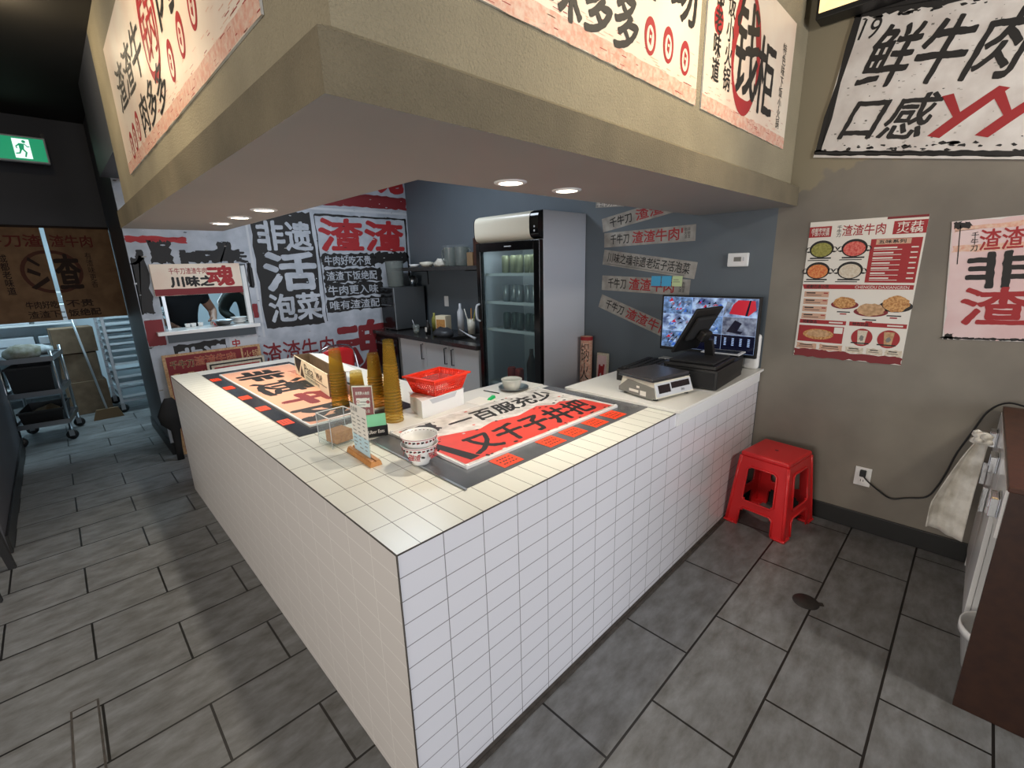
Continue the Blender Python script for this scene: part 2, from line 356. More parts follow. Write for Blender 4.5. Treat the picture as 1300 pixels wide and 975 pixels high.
# ================================================================ SETTING
W = 2.784; H = 0.92; CZ = 3.08; MY = 4.17
b = MB(); b.add([(-4, -7, 0), (5, -7, 0), (5, 9, 0), (-4, 9, 0)], [(0, 1, 2, 3)], 'floor_tile'); struct(b.build('floor'), 'grey stone look floor tiles in a running bond')
b = MB(); b.box(-4, 5, -7, 5.6, CZ, CZ+0.1, 'ceiling_black'); struct(b.build('ceiling'), 'black painted ceiling over the dining side')
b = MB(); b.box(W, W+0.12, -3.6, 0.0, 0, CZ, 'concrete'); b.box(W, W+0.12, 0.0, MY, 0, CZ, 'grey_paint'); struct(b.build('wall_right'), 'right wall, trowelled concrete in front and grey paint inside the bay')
b = MB(); b.box(W-0.012, W-0.0005, -1.14, -0.003, 0.001, 0.115, 'base_black', 0.003); struct(b.build('baseboard_right'), 'black baseboard along the concrete wall')
b = MB(); b.box(-1.12, -1.0, 3.0, 5.44, 0, CZ, 'dark_paint'); struct(b.build('wall_left'), 'dark corridor wall at the left')
b = MB(); b.box(-0.9995, -0.985, 3.0, 5.40, 0.001, 0.12, 'base_black', 0.003); struct(b.build('baseboard_left'), 'dark baseboard of the corridor wall')
# wall between bay and kitchen, with the pass-through cut out
OX0, OX1, OZ0, OZ1 = 0.165, 0.895, 1.12, 1.72
b = MB()
for a in ((0.13, OX0, 0, CZ), (OX1, W, 0, CZ), (OX0, OX1, 0, OZ0), (OX0, OX1, OZ1, CZ)): b.box(a[0], a[1], MY, MY+0.1, a[2], a[3], 'grey_paint')
struct(b.build('wall_back'), 'back wall of the bay with the kitchen pass-through')
b = MB(); b.box(0.03, 0.13, MY, 5.44, 0, CZ, 'column_paint'); struct(b.build('wall_corridor'), 'grey painted wall end beside the corridor')
b = MB(); b.box(0.012, 0.148, MY-0.016, MY-0.002, 0.001, 0.11, 'base_black'); b.box(0.014, 0.0295, MY, 5.40, 0.001, 0.11, 'base_black'); struct(b.build('baseboard_corridor'), 'black baseboard of the grey wall end')
b = MB(); b.box(-1.12, 0.13, 5.44, 5.54, 2.12, CZ, 'dark_paint'); struct(b.build('wall_header'), 'dark wall over the kitchen doorway')
# kitchen shell
b = MB(); b.box(-1.9, W, 8.2, 8.3, 0, CZ, 'kitchen_white'); b.box(-1.9, -1.8, 5.54, 8.2, 0, CZ, 'kitchen_white'); b.box(W, W+0.1, MY+0.1, 8.3, 0, CZ, 'kitchen_white'); b.box(-1.8, -1.12, 5.44, 5.54, 0, CZ, 'kitchen_white')
struct(b.build('wall_kitchen'), 'white kitchen walls behind the doorway')
b = MB(); b.box(-1.9, W, 5.6, 8.3, CZ-0.001, CZ+0.1, 'kitchen_white'); b.box(0.13, W, MY+0.1, 5.6, CZ-0.02, CZ-0.001, 'kitchen_white'); struct(b.build('ceiling_kitchen'), 'white kitchen ceiling')

# bulkhead over the counter: lower band, upper stucco walls, soffit
BO, BI, BE = -0.10, 0.49, 3.09; UO = -0.05; BZ = 1.95; BT = 2.055
b = MB()
out = [(BO, BE), (BO, BO), (W-0.001, BO)]; up = [(UO, BE), (UO, UO), (W-0.001, UO)]
zz = (BZ, BT, BT+0.03)
for (P, Q, z0, z1, m) in ((out, out, BZ, BT, 'stucco_band'), (out, up, BT, BT+0.028, 'stucco'), (up, up, BT+0.028, CZ-0.001, 'stucco')):
    for i in (0, 1):
        b.add([(*P[i], z0), (*P[i+1], z0), (*Q[i+1], z1), (*Q[i], z1)], [(0, 1, 2, 3)], m)
b.add([(BI, BE, BZ), (BI, 0.5, BZ), (BI, 0.5, CZ-0.001), (BI, BE, CZ-0.001)], [(0, 1, 2, 3)][::1], 'stucco')
b.add([(BI, 0.5, BZ), (W-0.001, 0.5, BZ), (W-0.001, 0.5, CZ-0.001), (BI, 0.5, CZ-0.001)], [(0, 1, 2, 3)], 'stucco')
b.add([(BO, BE, BZ), (BI, BE, BZ), (BI, BE, BT), (BO, BE, BT)], [(0, 1, 2, 3)], 'stucco_band')
b.add([(UO, BE, BT), (BI, BE, BT), (BI, BE, CZ-0.001), (UO, BE, CZ-0.001)], [(0, 1, 2, 3)], 'stucco')
b.add([(BO, BE, BT), (BI, BE, BT), (UO, BE, BT+0.028)], [(0, 1, 2)], 'stucco')
struct(b.build('wall_bulkhead'), 'olive stucco bulkhead hanging over the counter')
b = MB()
b.add([(BO, BO, BZ), (W-0.001, BO, BZ), (W-0.001, 0.5, BZ), (BI, 0.5, BZ), (BI, BE, BZ), (BO, BE, BZ)], [(5, 4, 3, 2, 1, 0)], 'soffit_paint'); struct(b.build('ceiling_soffit'), 'flat grey underside of the bulkhead')
b = MB(); b.box(UO, 0.13, BE+0.001, MY-0.001, 2.42, CZ-0.001, 'column_paint'); struct(b.build('wall_upper'), 'dark wall over the gap behind the bulkhead')
# thin strip of cut tile along the counter foot and odd cut pieces in the floor
b = MB(); b.box(0.0, 2.76, -0.026, -0.0015, 0.0005, 0.006, 'joint'); b.box(0.0, 2.76, -0.012, -0.0015, 0.006, 0.010, 'joint'); struct(b.build('trim_1'), 'thin cut tile strip at the foot of the counter')
b = MB(); b.box(-0.775, -0.69, 0.72, 1.275, 0.0004, 0.0030, 'joint'); b.box(-0.768, -0.697, 0.727, 1.268, 0.0030, 0.0034, 'floor_tile'); struct(b.build('trim_2'), 'narrow patched floor tile in the corridor')

# ================================================================ COUNTER
ct = thing('service_counter', 'white tiled corner service counter in the middle of the room', 'counter', T((0, 0, 0)))
S0 = 1.565; IY = 1.12; IX = 1.06; LY = 3.17
def quad(b, p, m): b.add(p, [(0, 1, 2, 3)], m)
b = MB(); E_ = 0.001
quad(b, [(0, 0, E_), (W-0.014, 0, E_), (W-0.014, 0, H), (0, 0, H)], 'tile_front')
quad(b, [(0, LY, E_), (0, 0, E_), (0, 0, H), (0, LY, H)], 'tile_left')
quad(b, [(0.0, LY, E_), (0, LY, H), (IX, LY, H), (IX, LY, E_)], 'white')
quad(b, [(IX, LY, E_), (IX, LY, H), (IX, IY, H), (IX, IY, E_)], 'white')
quad(b, [(IX, IY, E_), (IX, IY, H), (S0, IY, H), (S0, IY, E_)], 'white')
quad(b, [(S0, IY, E_), (S0, IY, H), (S0, 0.68, H), (S0, 0.68, E_)], 'white')
quad(b, [(S0, 0.68, E_), (S0, 0.68, H), (W-0.014, 0.68, H), (W-0.014, 0.68, E_)], 'white')
quad(b, [(W-0.014, 0.68, E_), (W-0.014, 0.68, H), (W-0.014, 0, H), (W-0.014, 0, E_)], 'white')
part('tiled_base', b, ct)
b = MB()
b.add([(0, 0, H), (S0, 0, H), (S0, 0.15, H), (0.35, 0.15, H), (0.35, 0.81, H), (0.35, 1.098, H), (0, 1.098, H)], [tuple(range(7))], 'tile_top')
quad(b, [(0, 1.098, H), (0.16, 1.098, H), (0.16, LY, H), (0, LY, H)], 'tile_top_side')
b.add([(0.35, 0.15, H), (S0, 0.15, H), (S0, IY, H), (IX, IY, H), (IX, LY, H), (0.16, LY, H), (0.16, 1.098, H), (0.35, 1.098, H)], [tuple(range(8))], 'quartz')
b.tube([(0, LY, H-0.002), (0, 0.0, H-0.002), (W-1.22, 0, H-0.002)], 0.0028, 'joint', 6); b.tube([(0, 0, 0.002), (0, 0, H)], 0.0026, 'joint', 6)
part('tiled_top', b, ct)
b = MB(); b.box(S0+0.002, W-0.002, -0.022, 0.70, H+0.0005, H+0.016, 'quartz', 0.002); part('quartz_slab', b, ct, 'smooth white quartz slab by the wall')
b = MB(); b.box(S0+0.005, W-0.016, -0.006, 0.0, H-0.070, H, 'white'); part('slab_fascia', b, ct)
HS = H + 0.0165; HM = H + 0.0045
# black mats
b = MB(); b.box(0.356, S0-0.003, 0.152, 0.815, H+0.0006, H+0.004, 'mat_steel'); b.box(0.348, 0.356, 0.143, 0.815, H+0.0006, H+0.0055, 'steel'); tag(b.build('counter_mat'), 'dark shiny sheet lying under the red and white menu board', 'mat', 'dark counter sheets')
b = MB(); b.box(0.161, 0.78, 1.101, 2.98, H+0.0006, H+0.004, 'mat_black'); tag(b.build('counter_mat'), 'black sheet lying under the peach menu board on the side leg', 'mat', 'dark counter sheets')
# red/white menu board, laid on the mat
bx0, bx1, by0, by1 = 0.452, 1.455, 0.262, 0.812
b = MB(); b.M = frame((bx0, by0, HM), (1, 0, 0), (0, 1, 0)); w_, h_ = bx1-bx0, by1-by0
b.box(0, w_, 0, h_, 0, 0.011, 'white'); z = 0.0114
b.rect(0.006, 0.006, w_-0.006, h_-0.006, 'board_white', z)
b.poly([(0.012, 0.02), (w_-0.02, 0.02), (w_-0.03, 0.20), (0.86, 0.27), (0.80, 0.25), (0.72, 0.31), (0.55, 0.27), (0.40, 0.30), (0.30, 0.27), (0.12, 0.33), (0.012, 0.30)], 'board_red', z+0.0004)
b.text('又千子井把', 0.10, 0.05, 0.90, 0.235, 'ink', 0.035, 0.03, z+0.0009, shear=0.05)
b.poly([(0.015, 0.30), (0.05, 0.31), (0.10, 0.04), (0.05, 0.035)], 'ink', z+0.0008)
b.text('一百服充少', 0.22, 0.35, 0.93, 0.49, 'ink', 0.03, 0.03, z+0.0009, shear=0.04)
b.rag(0.04, 0.40, 0.19, 0.51, 'ink', 0.012, z+0.0008); b.rag(0.09, 0.44, 0.12, 0.47, 'board_white', 0.004, z+0.001, 6)
for i in range(70):
    u, v = random.uniform(0.02, w_-0.04), random.choice((random.uniform(0.015, 0.04), random.uniform(0.26, 0.34), random.uniform(0.49, 0.54)))
    r_ = random.uniform(0.002, 0.008); b.disc(u, v, r_*1.6, r_, random.choice(('ink', 'board_white', 'board_red')), z+0.0012, 6, jit=0.3)
for p in ((0.002, 0.002), (w_-0.014, 0.002), (w_-0.014, h_-0.014), (0.002, h_-0.014)): b.box(p[0], p[0]+0.012, p[1], p[1]+0.012, 0.011, 0.016, 'white', 0.002)
tag(b.build('menu_board'), 'red and white brush lettered menu board lying on the front counter', 'menu board')
# peach menu board on the side leg: read from the corridor side
lx0, lx1, ly0, ly1 = 0.243, 0.735, 1.185, 2.84
b = MB(); b.M = frame((lx0, ly1, HM), (0, -1, 0), (1, 0, 0)); w_, h_ = ly1-ly0, lx1-lx0
b.box(0, w_, 0, h_, 0, 0.009, 'white'); z = 0.0094
b.rect(0.010, 0.010, w_-0.012, h_-0.006, 'peach', z)
b.text('非', 0.10, 0.06, 0.46, 0.33, 'ink', 0.06, 0.03, z+0.0006); b.text('遗', 0.54, 0.05, 0.94, 0.36, 'ink', 0.05, 0.03, z+0.0006)
b.text('牛', 1.02, 0.06, 1.28, 0.35, 'dark_red', 0.07, 0.03, z+0.0006); b.text('肉', 1.36, 0.02, 1.60, 0.36, 'ink', 0.06, 0.03, z+0.0006)
b.text('川味之魂', 0.30, 0.37, 0.72, 0.47, 'red_ink', 0.02, 0.03, z+0.0006)
tag(b.build('menu_board'), 'peach brush lettered menu board lying on the corridor side of the counter', 'menu board')
# orange price tags
def tag_card(name_u, c0, du, dv, ang, label):
    b = MB(); b.box(-du/2, du/2, -dv/2, dv/2, 0, 0.0012, 'tag_orange')
    for k in range(3):
        yy = dv*(0.25-0.25*k); n_ = 5
        for i in range(n_):
            u = -du*0.36+du*0.72*i/n_+random.uniform(0, 0.004); b.rect(u, yy-dv*0.05, u+du*0.09, yy+dv*0.04, 'ink', 0.0016)
    return tag(b.build('price_tag', None, T((c0[0], c0[1], H+0.0046)) @ rotz(ang)), label, 'price tag', name_u)
for i, (x, l) in enumerate(((0.607, 'orange price tag nearest the tiled corner in front of the red board'), (0.868, 'second orange price tag from the tiled corner'), (1.02, 'middle orange price tag of the row before the red board'), (1.185, 'fourth orange price tag, second from the slab end'), (1.338, 'orange price tag nearest the scale'))):
    tag_card('orange tags in front of the red menu board', (x, 0.212), 0.104, 0.088, 0, l)
for y, l in ((2.715, 'orange price tag at the far end beside the peach board'), (2.375, 'second orange tag from the far end beside the peach board'), (2.025, 'middle orange tag beside the peach board'), (1.70, 'fourth orange tag from the far end beside the peach board'), (1.36, 'orange tag nearest the tiled corner beside the peach board')):
    tag_card('orange tags beside the peach menu board', (0.192, y), 0.096, 0.056, -90, l)

# ================================================================ THINGS ON THE COUNTER
H1 = H + 0.0008
# carton with printed side
b0 = thing('carton', 'open printed cardboard carton standing on the peach board', 'box', T((0, 0, HM+0.0102)))
cA, cB, cC, cD = (0.525, 1.60), (0.625, 1.575), (0.735, 2.395), (0.635, 2.42)   # near left, near right, far right, far left
ht = 0.135
b = MB(); t_ = 0.005
def wallq(b, p, q, n, m, z0=0, z1=ht):
    px, py = p; qx, qy = q; b.hexa([(px, py, z0), (qx, qy, z0), (qx+n[0], qy+n[1], z0), (px+n[0], py+n[1], z0)], [(px, py, z1), (qx, qy, z1), (qx+n[0], qy+n[1], z1), (px+n[0], py+n[1], z1)], m)
wallq(b, cD, cA, (t_, 0), 'carton_print'); wallq(b, cA, cB, (0, t_), 'cardboard'); wallq(b, cC, cB, (-t_, 0), 'cardboard'); wallq(b, cD, cC, (0, -t_), 'cardboard')
b.add([(*cA, 0.001), (*cB, 0.001), (*cC, 0.001), (*cD, 0.001)], [(0, 1, 2, 3)], 'cardboard_dark')
d = Vector((cA[0]-cD[0], cA[1]-cD[1], 0)); M_ = frame((cD[0]-0.0005, cD[1], 0), d, (0, 0, 1)); L_ = d.length
b.poly([(0.02, 0.13), (0.22, 0.13), (0.10, 0.02), (0.02, 0.07)], 'ink', 0.0006, M_); b.poly([(0.14, 0.01), (0.25, 0.01), (0.20, 0.09)], 'ink', 0.0006, M_)
b.text('Pata', 0.28, 0.055, 0.50, 0.115, 'ink', 0.0, 0, 0.0008, M_); b.text('WRAP', 0.56, 0.06, 0.70, 0.105, 'ink', 0.02, 0, 0.0008, M_)
b.rect(0.27, 0.045, 0.78, 0.049, 'ink', 0.0008, M_); b.rect(0.535, 0.03, 0.539, 0.125, 'ink', 0.0008, M_); b.text('BOULANGERIE', 0.30, 0.018, 0.62, 0.034, 'ink', 0, 0, 0.0008, M_)
part('carton_body', b, b0)
b = MB(); n_ = 10
b.hexa([(cB[0], cB[1]+0.02, ht-0.002), (cB[0]+0.10, cB[1]+0.02, ht-0.022), (cC[0]+0.10, cC[1], ht-0.022), (cC[0], cC[1], ht-0.002)], [(cB[0], cB[1]+0.02, ht+0.002), (cB[0]+0.10, cB[1]+0.02, ht-0.018), (cC[0]+0.10, cC[1], ht-0.018), (cC[0], cC[1], ht+0.002)], 'white'); part('carton_flap', b, b0, 'white side of the open flap')
# amber cups: one cup, mouth down, then stacks of nested copies
def cup_mb():
    b = MB(); n = 22
    b.shell([(0.0435, 0.0), (0.0445, 0.003), (0.0435, 0.006), (0.0425, 0.008), (0.0325, 0.128), (0.030, 0.132), (0.0, 0.131)], 'amber', n)
    b.shell([(0.0446, 0.0005), (0.0458, 0.003), (0.0446, 0.0055)], 'amber_rim', n)
    return b
cup0 = None
def cup_stack(x, y, top, label, group, step=0.0155, lean=(0, 0), z0=H1):
    global cup0
    n = max(1, int(round((top-0.132)/step))+1)
    for i in range(n):
        M = T((x+lean[0]*i, y+lean[1]*i, z0+step*i)) @ rotz(random.uniform(0, 360)) @ Matrix.Diagonal((1.01-0.011*i, 1.01-0.011*i, 1, 1))
        pos = 'topmost cup' if i == n-1 else ('bottom cup' if i == 0 else 'nested cup')
        if cup0 is None: cup0 = cup_mb().build('plastic_cup', None, M); o = cup0
        else: o = cup0.copy(); COL.objects.link(o); o.matrix_world = M
        lab = {'topmost cup': 'topmost amber plastic cup of the %s' % label, 'bottom cup': 'lowest amber plastic cup of the %s' % label, 'nested cup': 'amber plastic cup nested within the %s' % label}[pos]
        tag(o, lab, 'cup', group)
cup_stack(0.484, 1.370, 0.315, 'stack beside the printed carton', 'cups in the stack by the carton', z0=HM+0.0102)
cup_stack(0.557, 1.304, 0.19, 'short stack behind the red framed card', 'cups in the short stack', z0=HM+0.0102)
cup_stack(0.629, 1.236, 0.285, 'stack in the middle of the group', 'cups in the middle stack', z0=HM+0.0102)
cup_stack(0.660, 1.120, 0.385, 'tallest stack at the back', 'cups in the tallest stack')
cup_stack(0.575, 0.975, 0.29, 'stack nearest the red basket', 'cups in the stack by the basket')
# red framed card
t0 = thing('card_holder', 'red printed card in a clear upright holder before the cups', 'card holder', frame((0.455, 1.15, H1), (0.70, -0.71, 0), (0, 0, 1)))
b = MB(); b.box(0, 0.10, 0.004, 0.17, -0.002, 0.001, 'paper'); b.rect(0.003, 0.012, 0.097, 0.165, 'card_red', 0.0014); b.text('金奖黔人会员', 0.015, 0.125, 0.085, 0.142, 'paper', 0.02, 0, 0.0018)
b.rag(0.016, 0.06, 0.084, 0.108, 'paper', 0.002, 0.0018); b.ring(0.025, 0.09, 0.008, 0.008, 0.003, 'red_ink', 0.0022); b.rect(0.035, 0.086, 0.065, 0.09, 'ink', 0.0022); b.disc(0.074, 0.088, 0.009, 0.009, 'red_ink', 0.0022); b.rect(0.02, 0.072, 0.06, 0.075, 'ink', 0.0022); b.text('扫码入会', 0.02, 0.032, 0.08, 0.05, 'paper', 0, 0, 0.0018)
part('printed_card', b, t0)
b = MB(); b.box(-0.003, 0.103, 0, 0.174, 0.0025, 0.0042, 'acrylic'); b.box(-0.003, 0.103, 0, 0.174, -0.0048, -0.0028, 'acrylic'); b.box(-0.003, 0.103, -0.0002, 0.002, -0.03, 0.03, 'acrylic'); part('clear_frame', b, t0)
# wooden stand with a clear price sheet
sh = thing('menu_stand', 'small wooden block holding an upright clear price sheet', 'menu stand', T((0.249, 0.66, H1)) @ rotz(-3))
b = MB(); b.hexa([(-0.024, -0.112, 0), (0.024, -0.112, 0), (0.024, 0.112, 0), (-0.024, 0.112, 0)], [(-0.020, -0.110, 0.017), (0.020, -0.110, 0.017), (0.020, 0.110, 0.017), (-0.020, 0.110, 0.017)], 'wood_light'); b.box(-0.018, -0.006, -0.109, 0.109, 0.017, 0.022, 'wood_light', 0.001); b.box(0.002, 0.018, -0.109, 0.109, 0.017, 0.022, 'wood_light', 0.001); part('wooden_base', b, sh)
b = MB(); b.M = frame((-0.002, 0.075, 0.018), (0, -1, 0), (0, 0, 1)); b.box(0, 0.152, 0, 0.205, -0.0012, 0.0012, 'acrylic'); b.rect(0.003, 0.003, 0.149, 0.20, 'sheet_print' if 'sheet_print' in MATS else 'paper', 0.0015)
b.rect(0.003, 0.003, 0.149, 0.075, 'sheet_blue' if 'sheet_blue' in MATS else 'grey_white', 0.0018); b.text('价目表', 0.01, 0.17, 0.07, 0.19, 'ink', 0, 0, 0.002)
for k in range(9):
    v = 0.155-0.0165*k
    for c_ in (0.012, 0.06, 0.108): b.rect(c_, v, c_+random.uniform(0.015, 0.032), v+0.004, 'grey_plastic', 0.0022)
part('price_sheet', b, sh)
# acrylic box with a block inside
a0 = thing('acrylic_box', 'clear acrylic box with brown notes inside, beside the wooden stand', 'box', T((0.262, 0.905, H1)) @ rotz(2))
b = MB(); q = 0.062; hh = 0.135
b.box(-q, q, -q, q, 0, 0.008, 'acrylic')
for a in ((-q, -q+0.003, -q, q), (q-0.003, q, -q, q), (-q, q, -q, -q+0.003), (-q, q, q-0.003, q)): b.box(*a, 0.0081, hh, 'acrylic')
part('clear_walls', b, a0)
for z_ in (hh, 0.008):
    pass
b = MB()
for z_ in (hh,): b.tube([(-q, -q, z_), (q, -q, z_), (q, q, z_), (-q, q, z_)], 0.0024, 'white_gloss', 6, closed=True)
for sx in (-q, q):
    for sy in (-q, q): b.tube([(sx, sy, 0), (sx, sy, hh)], 0.0014, 'grey_white', 6)
part('box_edges', b, a0, 'bright polished edges of the clear box')
b = MB(); b.box(-0.04, 0.04, -0.042, 0.038, 0, 0.05, 'brown_cube', 0.002); tag(b.build('note_block', None, T((0.262, 0.905, H1+0.0088)) @ rotz(8)), 'brown block of notes inside the clear acrylic box', 'notes')
# delivery cards in a black holder
u0 = thing('card_box', 'black card holder with white lettering and green cards in it', 'card holder', frame((0.352, 0.845, HM+0.0005), (0.93, -0.37, 0), (0, 0, 1)))
b = MB(); b.box(0, 0.10, 0, 0.048, -0.002, 0, 'black'); b.box(0, 0.10, 0, 0.048, -0.03, -0.028, 'black'); b.box(0, 0.002, 0, 0.048, -0.028, -0.002, 'black'); b.box(0.098, 0.10, 0, 0.048, -0.028, -0.002, 'black'); b.box(0, 0.10, 0, 0.002, -0.028, -0.002, 'black'); b.text('Uber Eats', 0.016, 0.016, 0.084, 0.032, 'paper', 0.02, 0, 0.0008); part('holder_body', b, u0)
gc = MB(); gc.box(-0.045, 0.045, 0.0, 0.095, -0.0022, 0.0, 'green')
g0 = None
for k in range(4):
    M = frame((0.352, 0.845, HM+0.0005), (0.93, -0.37, 0), (0, 0, 1)) @ T((0.05+random.uniform(-0.002, 0.002), 0.0024, -0.0045-0.006*k))
    if g0 is None: g0 = gc.build('flyer_card', None, M); o = g0
    else: o = g0.copy(); COL.objects.link(o); o.matrix_world = M
    tag(o, ['front green card in the black card holder', 'second green card in the black card holder', 'third green card in the black card holder', 'rear green card in the black card holder'][k], 'card', 'green cards in the holder')
# bowls: two nested
def bowl_mb():
    b = MB(); b.M = Matrix.Scale(0.94, 4); b.shell([(0.0, 0.004), (0.030, 0.004), (0.030, 0.0), (0.034, 0.0), (0.035, 0.008), (0.054, 0.04), (0.068, 0.072), (0.073, 0.088), (0.0755, 0.089), (0.0745, 0.086), (0.066, 0.066), (0.050, 0.036), (0.030, 0.013), (0.0, 0.010)], 'white_gloss', 40)
    for k in range(26):
        a = 2*math.pi*k/26
        for (z, w__, m, hh_) in ((0.074, 0.006, 'ink' if k % 2 else 'dark_red', 0.010),):
            r = 0.0692+0.0009; M = Matrix.Rotation(a, 4, 'Z') @ T((r, 0, z)) @ Matrix.Rotation(R(-22), 4, 'Y') 
            b.add([(0, -w__, -hh_*0.6), (0, w__, -hh_*0.3), (0.0022, w__*0.6, hh_*0.7), (0.002, -w__, hh_*0.6)], [(0, 1, 2, 3)], m, False, M)
    b.shell([(0.0749, 0.0835), (0.0757, 0.086)], 'red_ink', 40)
    return b
o1 = tag(bowl_mb().build('rice_bowl', None, T((0.373, 0.442, H1+0.0042))), 'lower white patterned bowl of the nested pair near the corner', 'bowl', 'two nested bowls')
b = MB()
for k, a0_ in enumerate((0, 72, 144, 216, 288)):
    M = Matrix.Rotation(R(a0_), 4, 'Z') @ T((0.0555, 0, 0.045)) @ Matrix.Rotation(R(-24), 4, 'Y') @ frame((0.003, 0, 0), (0, 1, 0), (0, 0, 1))
    b.text('福渣', -0.024, -0.014, 0.024, 0.014, 'red_ink', 0.03, 0.02, 0.002, M)
    b.disc(0.034, 0, 0.008, 0.004, 'ink', 0.002, 10, M)
part('painted_pattern', b, o1, 'red and black painted pattern')
o2 = o1.copy(); COL.objects.link(o2); o2.matrix_world = T((0.374, 0.443, H1+0.0042+0.034)) @ rotz(40); o2['label'] = 'upper white patterned bowl stacked in the other near the corner'
# white box with the red basket on it
wb = thing('food_box', 'low white cardboard box under the red basket', 'box', T((0, 0, H1)))
P = [(0.665, 0.905), (0.955, 0.955), (0.975, 1.10), (0.715, 1.10)]; z1 = 0.088
P = [(0.680, 0.885), (0.975, 0.925), (1.0, 1.085), (0.738, 1.085)]
b = MB(); b.hexa([(*p, 0) for p in P], [(*p, z1) for p in P], 'white'); part('box_body', b, wb)
b = MB(); b.hexa([(P[0][0]-0.003, P[0][1]-0.003, z1+0.0005), (P[1][0]+0.003, P[1][1]-0.003, z1+0.0005), (P[2][0]+0.003, P[2][1]+0.003, z1+0.0005), (P[3][0]-0.003, P[3][1]+0.003, z1+0.0005)], [(P[0][0]-0.003, P[0][1]-0.003, z1+0.004), (P[1][0]+0.003, P[1][1]-0.003, z1+0.004), (P[2][0]+0.003, P[2][1]+0.003, z1+0.004), (P[3][0]-0.003, P[3][1]+0.003, z1+0.004)], 'white'); b.disc(0.74, 0.99, 0.05, 0.05, 'box_beige', z1+0.0045)
d_ = Vector((P[1][0]-P[0][0], P[1][1]-P[0][1], 0)); M_ = frame((P[0][0], P[0][1]-0.0006, 0), d_, (0, 0, 1)); b.poly([(0.05, 0.09), (0.07, 0.062), (0.23, 0.062), (0.25, 0.09)], 'grey_white', 0.0006, M_); part('box_lid', b, wb)
bk = thing('basket', 'red perforated plastic basket standing on the white box', 'basket', T((0.855, 0.990, H1+0.0935)) @ rotz(9))
b = MB(); bw, bd, tw, td, bh = 0.096, 0.080, 0.124, 0.106, 0.092
def lat(z): t = z/bh; return bw+(tw-bw)*t, bd+(td-bd)*t
b.box(-bw, bw, -bd, bd, 0, 0.004, 'basket_red')
# walls as a grid of slim strips with real openings
for s_ in (-1, 1):
    for k in range(19):
        t = -1+2*k/18
        for z0, z1_ in ((0.004, bh),):
            w0, d0 = lat(z0); w1, d1 = lat(z1_)
            b.tube([(t*w0, s_*d0, z0), (t*w1, s_*d1, z1_)], 0.0042 if k in (0, 18) else 0.0022, 'basket_red', 6)
    for k in range(15):
        t = -1+2*k/14; w0, d0 = lat(0.004); w1, d1 = lat(bh)
        b.tube([(s_*w0, t*d0, 0.004), (s_*w1, t*d1, bh)], 0.0030, 'basket_red', 6)
for z_ in (0.004, 0.008, 0.019, 0.030, 0.041, 0.052, 0.062, 0.066, 0.070, 0.074, 0.078):
    w0, d0 = lat(z_); b.tube([(-w0, -d0, z_), (w0, -d0, z_), (w0, d0, z_), (-w0, d0, z_)], 0.0024, 'basket_red', 6, closed=True)
w0, d0 = lat(bh); e = 0.012
vs = []; 
for (ww, dd, zz_) in ((w0-0.004, d0-0.004, bh-0.012), (w0-0.003, d0-0.003, bh), (w0+e, d0+e, bh-0.001), (w0+e, d0+e, bh-0.010), (w0+0.002, d0+0.002, bh-0.012)):
    vs += [(-ww, -dd, zz_), (ww, -dd, zz_), (ww, dd, zz_), (-ww, dd, zz_)]
fs = [(j*4+i, j*4+(i+1) % 4, (j+1)*4+(i+1) % 4, (j+1)*4+i) for j in range(4) for i in range(4)]
b.add(vs, fs, 'basket_red'); part('basket_body', b, bk)
MBK = T((0.855, 0.990, H1+0.0935)) @ rotz(9)
for k, l in enumerate(('white paper packet lying lowest in the red basket', 'white paper packet slanting in the red basket', 'white packet on top in the red basket', 'short white packet at the right in the red basket')):
    b = MB(); b.box(-0.085+0.02*(k == 3), 0.085-0.02*(k == 3), -0.014, 0.014, 0, 0.004, 'paper', 0.001); b.rect(-0.02, -0.013, 0.02, 0.013, 'dark_red' if k == 2 else 'grey_white', 0.0044)
    tag(b.build('cutlery_packet', None, MBK @ T((-0.01+0.015*(k == 3), -0.03+0.024*k, 0.008+0.0062*k)) @ rotz((-14, 8, -4, 20)[k])), l, 'packet', 'paper packets in the red basket')
b = MB(); b.tube([(-0.05, -0.02, 0), (0.11, 0.0, 0.0)], 0.003, 'ink', 8); tag(b.build('pen', None, MBK @ T((0.02, 0.0, 0.036)) @ rotz(2)), 'black pen lying across the packets in the red basket', 'pen')
# paper, scissors and tub behind the board
b = MB(); b.box(-0.065, 0.065, -0.06, 0.06, 0, 0.0012, 'paper'); tag(b.build('paper_sheet', None, T((1.075, 0.90, H1)) @ rotz(12)), 'folded white paper on the counter beside the white box', 'paper', 'papers on the counter')
b = MB(); b.hexa([(-0.03, -0.012, 0), (0.03, -0.012, 0), (0.03, 0.012, 0), (-0.03, 0.012, 0)], [(-0.02, -0.008, 0.010), (0.028, -0.008, 0.014), (0.028, 0.008, 0.014), (-0.02, 0.008, 0.010)], 'green_clip'); tag(b.build('clip', None, T((1.14, 0.885, H1+0.0016)) @ rotz(20)), 'green plastic clip lying behind the red and white board', 'clip')
b = MB(); b.tube([(0, -0.06, 0), (0, 0.06, 0.0)], 0.003, 'black', 8); tag(b.build('marker', None, T((1.235, 0.99, H1+0.0032)) @ rotz(8)), 'thin dark pen lying on the white counter behind the board', 'pen')
b = MB(); b.box(-0.10, 0.10, -0.10, 0.10, 0, 0.0012, 'paper'); tag(b.build('paper_sheet', None, T((1.46, 0.965, H1)) @ rotz(5)), 'white paper under the steel saucer at the back of the counter', 'paper', 'papers on the counter')
